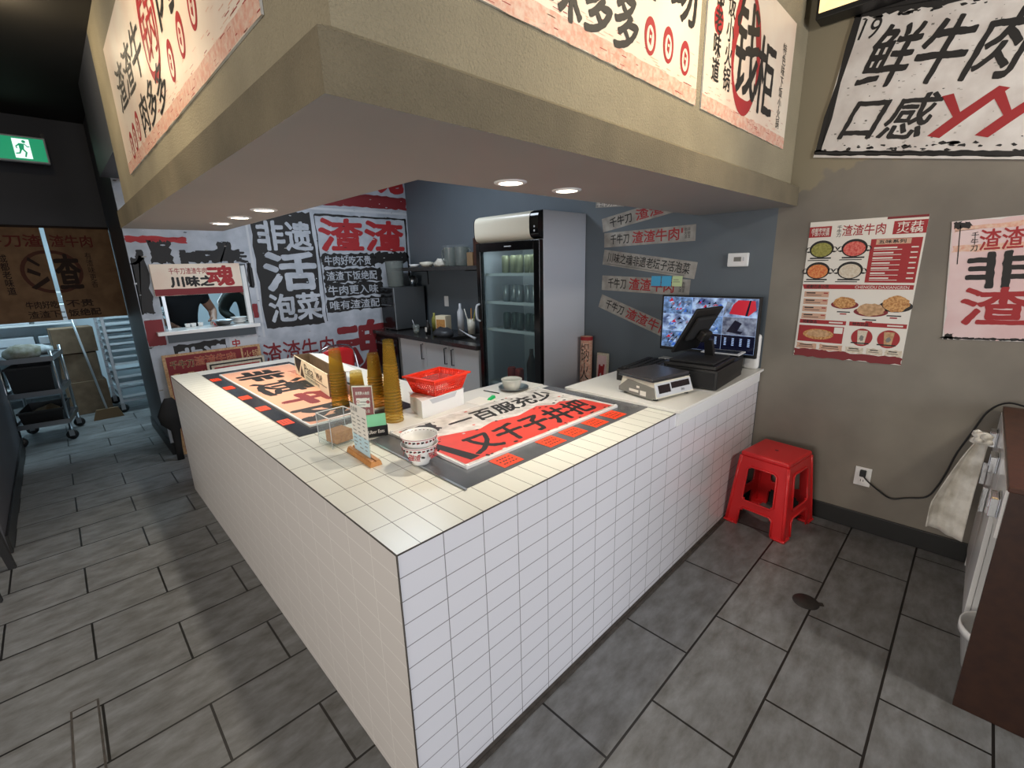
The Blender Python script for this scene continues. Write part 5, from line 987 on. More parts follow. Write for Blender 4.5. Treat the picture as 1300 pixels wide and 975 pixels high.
b = MB(); b.box(-0.0, 0.006, 0, 0.078, 0, 0.12, 'white', 0.002); tag(b.build('wall_switch', None, T((W-0.0065, 3.42, 1.20))), 'white switch plate on the grey wall under the shelf', 'switch')
# shelf and its load
sf = thing('wall_shelf', 'dark floating shelf on the grey wall beside the fridge', 'shelf', T((0, 0, 0)))
b = MB(); b.box(2.47, W-0.002, 2.50, 4.10, 1.615, 1.655, 'granite', 0.002); part('board', b, sf)
for y in (2.8, 3.8): b = MB(); b.tube([(W-0.004, y, 1.45), (W-0.01, y, 1.609), (2.55, y, 1.609)], 0.006, 'black', 8); part('bracket', b, sf)
SZ = 1.6555
pit = thing('pitcher', 'clear lidded pitcher on the shelf, left of the pair', 'pitcher', T((2.58, 3.07, SZ)), 'clear pitchers on the shelf')
b = MB(); b.shell([(0, 0), (0.065, 0), (0.068, 0.01), (0.075, 0.19)], 'jar', 24); part('pitcher_body', b, pit); b = MB(); b.lathe([(0.078, 0.19), (0.078, 0.205), (0.03, 0.215), (0.0, 0.215)], 'acrylic', 24); part('pitcher_lid', b, pit); b = MB(); b.tube(smooth([(-0.02, 0.072, 0.17), (-0.02, 0.115, 0.16), (-0.02, 0.115, 0.07), (-0.02, 0.07, 0.04)], 4), 0.006, 'jar', 8); part('pitcher_handle', b, pit)
dup(pit, T((2.58, 2.88, SZ)) @ rotz(180), 'clear lidded pitcher on the shelf, right of the pair')
for k, (y, h_, l) in enumerate(((2.67, 0.13, 'low brown box at the fridge end of the shelf'), (2.565, 0.26, 'tall dark brown box at the fridge end of the shelf'))):
    b = MB(); b.box(-0.06, 0.06, -0.045, 0.045, 0, h_, 'cardboard_dark' if k == 0 else 'wood_brown', 0.002); tag(b.build('storage_box', None, T((2.57, y, SZ))), l, 'box', 'brown boxes on the shelf')
b = MB(); b.lathe([(0.0, 0.0), (0.08, 0.0), (0.09, 0.03), (0.05, 0.075), (0.0, 0.085)], 'cloth_white', 16); 
for i, (x, y, z_) in enumerate(b.v):
    if z_ > 0.001: d_ = noise.noise_vector(Vector((x*20, y*20, z_*20)))*0.028; b.v[i] = (x+d_.x, y+d_.y, max(0.001, z_+d_.z))
tag(b.build('cloth_bundle', None, T((2.60, 3.27, SZ))), 'white crumpled cloth bundle on the shelf', 'cloth')
b = MB(); b.lathe([(0.0, 0.0), (0.055, 0.0), (0.09, 0.05), (0.0, 0.062)], 'beige_plastic', 20); b.disc(0.0, 0, 0.03, 0.02, 'red_ink', 0.063); tag(b.build('bowl_stack', None, T((2.60, 3.54, SZ))), 'pale covered bowl with a red mark on the shelf', 'bowl')
b = MB(); b.lathe([(0.0, 0.0), (0.04, 0.0), (0.065, 0.035), (0.0, 0.035)], 'white', 20); tag(b.build('small_dish', None, T((2.60, 3.80, SZ))), 'small white dish at the mural end of the shelf', 'dish')

# ================================================================ DRINKS FRIDGE
fr = thing('drinks_fridge', 'tall grey glass door drinks fridge with a cream lit header', 'fridge', T((0, 0, 0)))
FX, FY0, FY1, FZ = 2.19, 1.455, 2.195, 2.05
b = MB(); t_ = 0.035
b.box(FX+0.05, W-0.006, FY0, FY0+t_, 0.06, FZ, 'fridge_grey', 0.004); b.box(FX+0.05, W-0.006, FY1-t_, FY1, 0.06, FZ, 'fridge_grey', 0.004)
b.box(W-0.045, W-0.007, FY0+t_, FY1-t_, 0.06, FZ, 'fridge_inner' if 'fridge_inner' in MATS else 'grey_white'); b.box(FX+0.05, W-0.046, FY0+t_, FY1-t_, FZ-0.22, FZ, 'fridge_grey'); b.box(FX+0.05, W-0.046, FY0+t_, FY1-t_, 0.06, 0.28, 'fridge_grey'); part('cabinet_body', b, fr)
b = MB(); b.box(FX+0.005, FX+0.049, FY0, FY1, 0.0005, 0.20, 'black', 0.004); b.box(FX+0.08, W-0.02, FY0+0.01, FY1-0.01, 0.0005, 0.0595, 'black'); part('kick_plate', b, fr)
b = MB(); n_ = 14; pr_ = []
for i in range(n_+1): a = -1+2*i/n_; pr_.append((FX+0.045-0.058*max(0, 1-abs(a)**4)**0.5, 1.945+0.105*a))
def curved(b, y0, y1, m, off):
    vs = [(x-off, y, z_) for x, z_ in pr_ for y in (y0, y1)]; b.add(vs, [(2*i, 2*i+1, 2*i+3, 2*i+2) for i in range(n_)], m, True)
curved(b, FY0+0.085, FY1-0.012, 'header_cream', 0.004); part('header_panel', b, fr, 'cream curved lit header panel')
b = MB(); curved(b, FY0, FY1, 'black_gloss', 0.0)
for y in (FY0, FY1): b.add([(x, y, z_) for x, z_ in pr_] + [(FX+0.049, y, 2.05), (FX+0.049, y, 1.84)], [tuple(range(n_+3))], 'black_gloss')
for k in range(2): b.disc(0, 0, 0.008, 0.008, 'grey_white', 0.001, 12, frame((FX-0.0145, FY0+0.035, 1.93-0.03*k), (0, -1, 0), (0, 0, 1)))
part('header_housing', b, fr)
dr = MB(); D0, D1 = FX, FX+0.045
for a in ((FY0, FY0+0.062, 0.205, 1.835), (FY1-0.05, FY1, 0.205, 1.835), (FY0+0.062, FY1-0.05, 1.765, 1.835), (FY0+0.062, FY1-0.05, 0.205, 0.27)): dr.box(D0, D1, a[0], a[1], a[2], a[3], 'black_gloss', 0.003)
dr.box(D0-0.001, D0, 1.76, 1.84, 1.795, 1.803, 'grey_white'); d = part('door', dr, fr)
b = MB(); b.box(D0+0.016, D0+0.022, FY0+0.06, FY1-0.048, 0.265, 1.77, 'glass'); part('glass_pane', b, d, 'clear glass')
b = MB(); b.tube(smooth([(D0, FY1-0.02, 1.32), (D0-0.035, FY1-0.015, 1.30), (D0-0.035, FY1-0.015, 1.20), (D0, FY1-0.02, 1.17)], 4), 0.009, 'grey_white', 10); part('handle', b, d)
for z_ in (1.575, 1.335, 1.095, 0.60):
    b = MB(); y0, y1 = FY0+t_+0.003, FY1-t_-0.003
    b.tube([(FX+0.075, y0, z_), (FX+0.075, y1, z_), (W-0.06, y1, z_), (W-0.06, y0, z_)], 0.005, 'white', 8, closed=True)
    b.box(FX+0.066, FX+0.071, y0, y1, z_-0.012, z_+0.012, 'white')
    for k in range(22): y = y0+0.015+(y1-y0-0.03)*k/21; b.tube([(FX+0.075, y, z_), (W-0.06, y, z_)], 0.0022, 'white', 6)
    part('wire_shelf', b, fr)
lamp('fridge_strip', 'AREA', (FX+0.10, 1.82, 1.80), (FX+0.30, 1.82, 1.0), 1.1, (0.9, 0.96, 1.0), 0.5, 0.03)
can = None
def put_can(x, y, z_, m, label, group, h_=0.122, r_=0.033):
    b = MB(); b.lathe([(0.0, 0.0), (r_*0.75, 0.0), (r_, 0.01), (r_, h_-0.014), (r_*0.82, h_-0.001), (r_*0.82, h_), (r_*0.72, h_-0.003), (0.0, h_-0.003)], m, 20)
    return tag(b.build('drink_can', None, T((x, y, z_+0.0062))), label, 'can', group)
ords = ['leftmost', 'second from left', 'third from left', 'fourth from left', 'fifth from left', 'rightmost']
for (z_, m, nm, gr, hh_) in ((1.575, 'can_green', 'greenish can', 'cans on the top fridge shelf', 0.15), (1.335, 'can_silver', 'silver can', 'cans on the second fridge shelf', 0.145), (1.095, 'can_dark', 'dark green can', 'cans on the third fridge shelf', 0.145)):
    for k in range(6):
        put_can(2.345+0.02*(k % 2), 1.985-0.083*k, z_, m, '%s %s on the %s shelf of the drinks fridge' % (ords[k], nm, gr.split(' ')[3] if 'top' in gr else gr.split(' ')[3]), gr, hh_, 0.036)
for k, (y, l) in enumerate(((1.96, 'left red can low in the drinks fridge'), (1.86, 'right red can low in the drinks fridge'), )): put_can(2.36, y, 0.60, 'can_red', l, 'red cans low in the fridge', 0.14, 0.04)
for k, (y, l) in enumerate(((1.73, 'left tall dark bottle low in the drinks fridge'), (1.62, 'right tall dark bottle low in the drinks fridge'))):
    b = MB(); b.lathe([(0, 0), (0.042, 0), (0.044, 0.2), (0.018, 0.28), (0.016, 0.33), (0.0, 0.33)], 'wood_brown', 20); tag(b.build('drink_bottle', None, T((2.38, y, 0.6062))), l, 'bottle', 'bottles low in the fridge')
# rolled banner and picture leaning beside the fridge
b = MB(); b.M = T((2.695, 1.385, 0.0008)) @ Matrix.Rotation(R(1.2), 4, 'Y'); b.lathe([(0.0, 0.003), (0.052, 0.003), (0.052, 1.035), (0.046, 1.035), (0.046, 1.00), (0.0, 1.0)], 'poster_blush', 28); b.shell([(0.0525, 1.005), (0.0525, 1.036)], 'red_ink', 28)
vs, fs = glyphs('锅\n火\n鸿', 0.02, 0.02); xs = [p[0] for p in vs]; ys = [p[1] for p in vs]
V = [];
for x, y in vs: a = math.pi+0.35+1.5*((x-min(xs))/(max(xs)-min(xs))-0.5); V.append((0.0528*math.cos(a), 0.0528*math.sin(a), 0.50+0.48*(y-min(ys))/(max(ys)-min(ys))))
b.add(V, fs, 'ink'); tag(b.build('rolled_banner'), 'rolled lettered banner standing upright beside the fridge', 'banner')
b = MB(); b.M = frame((2.715, 1.292, 0.001), (0, -1, 0), (0.03, 0, 1)); b.box(0, 0.105, 0, 0.90, -0.03, 0, 'food_white', 0.002); b.rect(0.008, 0.30, 0.097, 0.88, 'poster_pink', 0.0006); b.rag(0.02, 0.45, 0.085, 0.80, 'red_ink', 0.012, 0.001, 10); b.rag(0.03, 0.55, 0.06, 0.72, 'poster_white', 0.012, 0.0014, 8); tag(b.build('printed_box'), 'narrow pink printed box leaning on the wall behind the banner', 'box')

# ================================================================ DOORWAY CURTAIN AND KITCHEN
no = thing('noren_curtain', 'brown split curtain with brush lettering over the kitchen doorway', 'curtain', frame((-1.0, 5.36, 1.24), (1, 0, 0), (0, 0, 1)))
def cloth(u0, u1, ph):
    n, m_ = 24, 10; vs = []; 
    for j in range(m_+1):
        for i in range(n+1):
            u = u0+(u1-u0)*i/n; v = 0.865*j/m_
            vs.append((u, v, 0.010*math.sin(u*11+ph)*(1-j/m_*0.7)))
    return vs, [(j*(n+1)+i, j*(n+1)+i+1, (j+1)*(n+1)+i+1, (j+1)*(n+1)+i) for j in range(m_) for i in range(n)]
def ondrape(b, ph, m0):
    for i in range(m0, len(b.v)):
        x, y, z_ = b.v[i]; b.v[i] = (x, y, z_+0.010*math.sin(x*11+ph)*(1-y/0.865*0.7))
for k, (u0, u1) in enumerate(((0.004, 0.528), (0.560, 1.024))):
    b = MB(); vs, fs = cloth(u0, u1, 1.0); b.add(vs, fs, 'noren_brown', True); m0 = len(b.v)
    if k == 0:
        b.text('千牛刀渣', 0.02, 0.69, 0.52, 0.80, 'noren_red', 0.03, 0.02, 0.004); b.text('成\n都\n老\n味\n道', 0.21, 0.26, 0.265, 0.62, 'noren_ink', 0.02, 0.02, 0.004)
        b.poly([(0.40, 0.60), (0.47, 0.53), (0.46, 0.51), (0.39, 0.57)], 'noren_ink', 0.005); b.poly([(0.38, 0.50), (0.46, 0.45), (0.45, 0.42), (0.37, 0.46)], 'noren_ink', 0.005); b.poly([(0.37, 0.32), (0.50, 0.42), (0.51, 0.38), (0.40, 0.30)], 'noren_ink', 0.005)
        pts = [(0.527+0.20*math.cos(a)*r_, 0.46+0.20*math.sin(a)*r_) for r_, ang in ((1, range(90, 271, 12)), (0.85, range(270, 89, -12))) for a in [R(x) for x in ang]]; b.poly(pts, 'noren_ring', 0.0035)
        b.text('牛肉好吃', 0.30, 0.12, 0.52, 0.19, 'noren_ink', 0.02, 0.02, 0.004); b.text('渣渣下', 0.30, 0.03, 0.52, 0.10, 'noren_ink', 0.02, 0.02, 0.004)
    else:
        b.text('渣牛肉', 0.58, 0.69, 0.88, 0.80, 'noren_red', 0.03, 0.02, 0.004); b.text('查', 0.57, 0.30, 0.74, 0.62, 'noren_ink', 0.05, 0.02, 0.005); b.text('有\n渣\n味\n更\n香', 0.80, 0.30, 0.85, 0.64, 'noren_ink', 0.0, 0.02, 0.004)
        pts = [(0.56+0.20*math.cos(a)*r_, 0.46+0.20*math.sin(a)*r_) for r_, ang in ((1, range(-90, 91, 12)), (0.85, range(90, -91, -12))) for a in [R(x) for x in ang]]; b.poly(pts, 'noren_ring', 0.0035)
        b.text('不贵', 0.58, 0.12, 0.78, 0.19, 'noren_ink', 0.02, 0.02, 0.004); b.text('饭绝配', 0.58, 0.03, 0.82, 0.10, 'noren_ink', 0.02, 0.02, 0.004)
    ondrape(b, 1.0, m0); o = part('curtain_panel', b, no)
b = MB(); b.tube([(-0.0, 0.872, 0), (1.028, 0.872, 0)], 0.010, 'noren_ink', 10); part('curtain_rod', b, no)
# trolley
tr = thing('service_trolley', 'steel two shelf trolley piled with bags in the kitchen doorway', 'trolley', T((-0.785, 5.80, 0)) @ rotz(-8))
for sx in (-0.19, 0.19):
    for sy in (-0.26, 0.26):
        b = MB(); b.tube([(sx, sy, 0.10), (sx, sy, 0.94)], 0.014, 'steel', 10); part('post', b, tr)
        b = MB(); b.lathe([(0.0, -0.016), (0.045, -0.016), (0.05, -0.008), (0.05, 0.008), (0.045, 0.016), (0.0, 0.016)], 'black', 20, T((sx, sy, 0.0505)) @ Matrix.Rotation(R(90), 4, 'X')); b.box(sx-0.02, sx+0.02, sy-0.025, sy-0.018, 0.04, 0.10, 'steel'); b.box(sx-0.02, sx+0.02, sy+0.018, sy+0.025, 0.04, 0.10, 'steel'); b.box(sx-0.025, sx+0.025, sy-0.03, sy+0.03, 0.10, 0.106, 'steel'); part('caster', b, tr)
for z_ in (0.20, 0.52, 0.86): b = MB(); b.box(-0.20, 0.20, -0.28, 0.28, z_, z_+0.006, 'steel'); b.box(-0.205, 0.205, -0.285, -0.279, z_-0.02, z_+0.03, 'steel'); b.box(-0.205, 0.205, 0.279, 0.285, z_-0.02, z_+0.03, 'steel'); b.box(-0.206, -0.20, -0.285, 0.285, z_-0.02, z_+0.03, 'steel'); b.box(0.20, 0.206, -0.285, 0.285, z_-0.02, z_+0.03, 'steel'); part('tray_shelf', b, tr)
MT = T((-0.785, 5.80, 0)) @ rotz(-8)
def lump(name, rx, ry, h_, m, M, label, cat, group=None, amp=0.25, seed=0, f=9):
    b = MB(); b.lathe([(0.0, 0.0), (0.85, 0.0), (1.0, 0.25), (0.92, 0.6), (0.6, 0.9), (0.0, 1.0)], m, 20)
    for i, (x, y, z_) in enumerate(b.v):
        d_ = noise.noise_vector(Vector((x*1.7+seed, y*1.7, z_*2+seed)))*amp if z_ > 0.01 else Vector((0, 0, 0)); b.v[i] = ((x+d_.x)*rx*0.85, (y+d_.y)*ry*0.85, max(0, z_+d_.z)*h_)
    return tag(b.build(name, None, M), label, cat, group)
mat('bag_olive', '#6f6d58', 0.7, col2='#8f8e86', vscale=20); mat('bag_grey', '#7d8486', 0.5, col2='#aab2b4', vscale=22)
lump('bag', 0.16, 0.13, 0.14, 'bag_olive', MT @ T((-0.03, -0.10, 0.867)), 'olive bag lying on the top of the steel trolley', 'bag', 'bags on the trolley')
lump('bag', 0.17, 0.10, 0.10, 'bag_grey', MT @ T((0.02, 0.18, 0.867)), 'grey bag behind the olive one on the trolley', 'bag', 'bags on the trolley', seed=4)
def tub(M, w_, d_, h_, m, label, group=None):
    b = MB(); t_ = 0.006; B_ = [(-w_*0.9, -d_*0.9), (w_*0.9, -d_*0.9), (w_*0.9, d_*0.9), (-w_*0.9, d_*0.9)]; T_ = [(-w_, -d_), (w_, -d_), (w_, d_), (-w_, d_)]
    vs = [(*p, 0) for p in B_]+[(*p, h_) for p in T_]+[(p[0]*0.96, p[1]*0.96, h_) for p in T_]+[(p[0]*0.95, p[1]*0.95, 0.01) for p in B_]
    fs = [(3, 2, 1, 0), (12, 13, 14, 15)]+[(k*4+i, k*4+(i+1) % 4, (k+1)*4+(i+1) % 4, (k+1)*4+i) for k in range(3) for i in range(4)]
    b.add(vs, fs, m); b.box(-w_-0.008, w_+0.008, -d_-0.008, -d_, h_-0.02, h_, m); b.box(-w_-0.008, w_+0.008, d_, d_+0.008, h_-0.02, h_, m); return tag(b.build('plastic_tub', None, M), label, 'tub', group)
tub(MT @ T((0, 0, 0.5265)), 0.165, 0.24, 0.27, 'black', 'black tub on the middle shelf of the trolley', 'black tubs on the trolley')
tub(MT @ T((0, 0, 0.2065)), 0.165, 0.24, 0.14, 'black', 'black tub on the bottom shelf of the trolley', 'black tubs on the trolley')
lump('bag', 0.13, 0.18, 0.13, 'cardboard_dark', MT @ T((0.0, 0.0, 0.218)), 'brown bag heaped in the bottom tub of the trolley', 'bag', 'bags on the trolley', seed=9)
lump('bag', 0.10, 0.14, 0.12, 'grey_bag', MT @ T((0.0, 0.0, 0.538)), 'dark clear bag inside the middle tub of the trolley', 'bag', 'bags on the trolley', seed=6)
# sheet pan rack
rk = thing('pan_rack', 'tall aluminium rack of sheet pans on casters in the kitchen', 'rack', T((0.10, 6.62, 0)) @ rotz(3))
for sx in (-0.26, 0.26):
    for sy in (-0.30, 0.30):
        b = MB(); b.box(sx-0.014, sx+0.014, sy-0.014, sy+0.014, 0.12, 1.72, 'alu'); part('upright', b, rk)
        b = MB(); b.lathe([(0.0, -0.014), (0.05, -0.014), (0.055, 0.0), (0.05, 0.014), (0.0, 0.014)], 'black', 18, T((sx, sy, 0.0555)) @ Matrix.Rotation(R(90), 4, 'X')); b.box(sx-0.02, sx+0.02, sy-0.024, sy-0.016, 0.04, 0.12, 'steel'); b.box(sx-0.02, sx+0.02, sy+0.016, sy+0.024, 0.04, 0.12, 'steel'); part('caster', b, rk)
b = MB()
for sx in (-0.246, 0.246):
    for k in range(19): b.box(sx-0.02, sx+0.02, -0.285, 0.285, 0.18+0.082*k, 0.184+0.082*k, 'alu')
for z_ in (0.13, 1.70):
    for sy in (-0.3, 0.3): b.box(-0.246, 0.246, sy-0.01, sy+0.01, z_, z_+0.03, 'alu')
part('runners', b, rk)
mat('pan_alu', '#e2eaee', 0.45, metal=0.1)
pan = None; MR = T((0.10, 6.62, 0)) @ rotz(3)
pz = [k for k in range(19) if k not in (1, 4, 17, 18)]
for n_, k in enumerate(pz):
    M = MR @ T((0, 0, 0.1846+0.082*k))
    l = 'sheet pan number %d from the bottom in the tall rack' % (n_+1) if 0 < n_ < len(pz)-1 else ('lowest sheet pan in the tall rack' if n_ == 0 else 'highest sheet pan in the tall rack')
    if pan is None:
        b = MB(); b.box(-0.238, 0.238, -0.31, 0.28, 0, 0.003, 'pan_alu'); b.box(-0.238, 0.238, -0.318, -0.310, 0, 0.026, 'pan_alu'); b.box(-0.238, 0.238, 0.28, 0.286, 0, 0.026, 'pan_alu'); b.box(-0.242, -0.238, -0.318, 0.286, 0, 0.026, 'pan_alu'); b.box(0.238, 0.242, -0.318, 0.286, 0, 0.026, 'pan_alu'); pan = b.build('sheet_pan', None, M); o = pan
    else: o = pan.copy(); COL.objects.link(o); o.matrix_world = M
    tag(o, l, 'sheet pan', 'sheet pans in the rack')
# cardboard boxes and a broom pole
for k, (x, y, z_, s_, l) in enumerate(((-0.42, 6.75, 0.001, 0.36, 'lower cardboard box between trolley and pan rack'), (-0.44, 6.78, 0.404, 0.34, 'middle cardboard box of the stack by the pan rack'), (-0.43, 6.76, 0.757, 0.30, 'upper cardboard box of the stack by the pan rack'))):
    b = MB(); b.box(-0.19, 0.19, -0.15, 0.15, 0, s_+0.04 if k == 0 else s_, 'cardboard', 0.002); b.box(-0.191, 0.191, -0.02, 0.02, 0.02, (s_+0.04 if k == 0 else s_)+0.0006, 'food_tan'); b.text('FRESH', -0.1, 0.1, 0.1, 0.16, 'cardboard_dark', 0.02, 0, 0.1512, frame((0, 0, 0), (1, 0, 0), (0, 0, 1))) if False else None
    tag(b.build('cardboard_box', None, T((x, y, z_)) @ rotz((3, -4, 5)[k])), l, 'box', 'cardboard boxes in the kitchen')
br = thing('broom', 'long handled broom leaning before the cardboard boxes', 'broom', T((-0.30, 6.16, 0)))
b = MB(); b.tube([(0, 0, 0.10), (-0.13, 0.06, 1.45)], 0.011, 'alu', 10); part('pole', b, br); b = MB(); b.hexa([(-0.14, -0.02, 0.001), (0.14, -0.02, 0.001), (0.14, 0.03, 0.001), (-0.14, 0.03, 0.001)], [(-0.10, -0.01, 0.12), (0.10, -0.01, 0.12), (0.10, 0.02, 0.12), (-0.10, 0.02, 0.12)], 'cardboard_dark'); part('broom_head', b, br)
# white wire shelf with crates behind the trolley
ws = thing('storage_shelf', 'white storage shelving with stacked goods at the kitchen back wall', 'shelf', T((-0.95, 7.75, 0)))
for sx in (-0.6, 0.6):
    for sy in (-0.2, 0.2): b = MB(); b.box(sx-0.015, sx+0.015, sy-0.015, sy+0.015, 0.001, 1.8, 'alu'); part('upright', b, ws)
for z_ in (0.25, 0.65, 1.05, 1.45): b = MB(); b.box(-0.58, 0.58, -0.22, 0.22, z_, z_+0.02, 'white'); part('shelf_board', b, ws)
for k in range(9):
    z_ = (0.2705, 0.6705, 1.0705)[k // 3]; b = MB(); b.box(-0.17, 0.17, -0.16, 0.16, 0, 0.24, ('white', 'grey_white', 'alu')[k % 3], 0.01); b.box(-0.15, 0.15, -0.162, -0.16, 0.05, 0.07, 'steel_dull'); b.box(-0.15, 0.15, -0.162, -0.16, 0.12, 0.14, 'steel_dull')
    tag(b.build('storage_crate', None, T((-1.33+0.38*(k % 3), 7.75, z_))), '%s crate on the %s kitchen shelf board' % (('left white', 'middle pale grey', 'right metallic')[k % 3], ('lowest', 'second', 'third')[k // 3]), 'crate', 'crates on the kitchen shelving')
# kitchen work table seen through the pass, with plates and bowls
kt = thing('steel_table', 'steel work table behind the pass window', 'table', T((0, 0, 0)))
b = MB(); b.box(0.15, 1.6, 4.41, 4.72, 0.93, 0.96, 'steel', 0.003); part('table_top', b, kt)
for x in (0.2, 1.55):
    for y in (4.45, 4.68): b = MB(); b.tube([(x, y, 0.001), (x, y, 0.93)], 0.018, 'steel', 10); part('leg', b, kt)
LZ = OZ0+0.0325
b = MB(); b.shell([(0, 0), (0.05, 0), (0.085, 0.045), (0.10, 0.05), (0.098, 0.053), (0.083, 0.048), (0.048, 0.005), (0, 0.005)], 'steel', 28); tag(b.build('steel_bowl', None, T((0.635, MY+0.05, LZ))), 'wide steel bowl on the white pass ledge', 'bowl')
pl = None
for k in range(3):
    M = T((0.80, MY+0.14, LZ+0.0155*k))
    if pl is None: b = MB(); b.shell([(0, 0), (0.035, 0), (0.075, 0.028), (0.078, 0.03), (0.073, 0.03), (0.033, 0.004), (0, 0.004)], 'white_gloss', 24); pl = b.build('serving_bowl', None, M); o = pl
    else: o = pl.copy(); COL.objects.link(o); o.matrix_world = M
    tag(o, ('bottom', 'middle', 'top')[k]+' white bowl of the small stack on the pass ledge', 'bowl', 'white bowls on the pass ledge')
for k, (x, m, l) in enumerate(((0.36, 'food_orange', 'orange sauce cup on the pass ledge'), (0.41, 'food_white', 'pale sauce cup on the pass ledge'), (0.47, 'can_red', 'red sauce cup on the pass ledge'), (0.60, 'stool_red', 'red cup beside the steel bowl on the pass ledge'))):
    b = MB(); b.shell([(0, 0), (0.018, 0), (0.024, 0.035+0.012*(k == 3)), (0.021, 0.035+0.012*(k == 3)), (0.016, 0.003), (0, 0.003)], 'white' if k < 3 else 'stool_red', 16); b.lathe([(0, 0.004), (0.018, 0.01), (0.02, 0.03), (0, 0.036)], m, 14); tag(b.build('sauce_cup', None, T((x, MY+0.16+0.01*k, LZ))), l, 'cup', 'sauce cups on the pass ledge')
# dish rack left in the pass
dk = thing('dish_shelf', 'white dish shelf at the left of the pass window', 'shelf', T((0.15, 5.62, 0)))
for x in (0, 0.45): b = MB(); b.box(x-0.012, x+0.012, -0.012, 0.012, 0.001, 1.75, 'alu'); part('upright', b, dk); b = MB(); b.box(x-0.012, x+0.012, 0.34, 0.364, 0.001, 1.75, 'alu'); part('upright', b, dk)
for z_ in (0.85, 1.02, 1.19, 1.36, 1.53): b = MB(); b.box(-0.012, 0.462, -0.02, 0.37, z_, z_+0.015, 'white'); part('shelf_board', b, dk)
dp = None
for k in range(12):
    z_ = (1.0355, 1.2055, 1.3755)[k // 4]; M = T((0.26+0.20*(k % 2), 5.78, z_+0.02*((k % 4)//2)))
    if dp is None: b = MB(); b.shell([(0, 0), (0.05, 0), (0.09, 0.016), (0.092, 0.018), (0.088, 0.018), (0.048, 0.003), (0, 0.003)], 'white_gloss', 24); dp = b.build('plate', None, M); o = dp
    else: o = dp.copy(); COL.objects.link(o); o.matrix_world = M
    tag(o, '%s plate of the %s pair on the %s dish shelf board' % (('lower', 'upper')[(k % 4)//2], ('left', 'right')[k % 2], ('low', 'middle', 'high')[k // 4]), 'plate', 'plates on the dish shelf')

# ================================================================ PEOPLE IN THE KITCHEN
def skin_mesh(name, joints, edges, m, parent, sub=2, clip=None):
    me = bpy.data.meshes.new(name+'_sk'); names = list(joints); me.from_pydata([joints[n][:3] for n in names], [(names.index(a), names.index(c_)) for a, c_ in edges], [])
    o = bpy.data.objects.new(name+'_sk', me); COL.objects.link(o)
    sk = o.modifiers.new('skin', 'SKIN'); sk.use_smooth_shade = True; ss = o.modifiers.new('sub', 'SUBSURF'); ss.levels = sub; ss.render_levels = sub
    for i, n in enumerate(names): r_ = joints[n][3]; me.skin_vertices[0].data[i].radius = (r_, r_*(joints[n][4] if len(joints[n]) > 4 else 1)) ; me.skin_vertices[0].data[i].use_root = (i == 0)
    dg = bpy.context.evaluated_depsgraph_get(); dg.update(); m2 = bpy.data.meshes.new_from_object(o.evaluated_get(dg)); bpy.data.objects.remove(o)
    m2.materials.clear(); m2.materials.append(MATS[m]); m2.name = name
    for p in m2.polygons: p.use_smooth = True; p.material_index = 0
    ob = bpy.data.objects.new(name, m2); COL.objects.link(ob); ob.parent = parent
    return ob
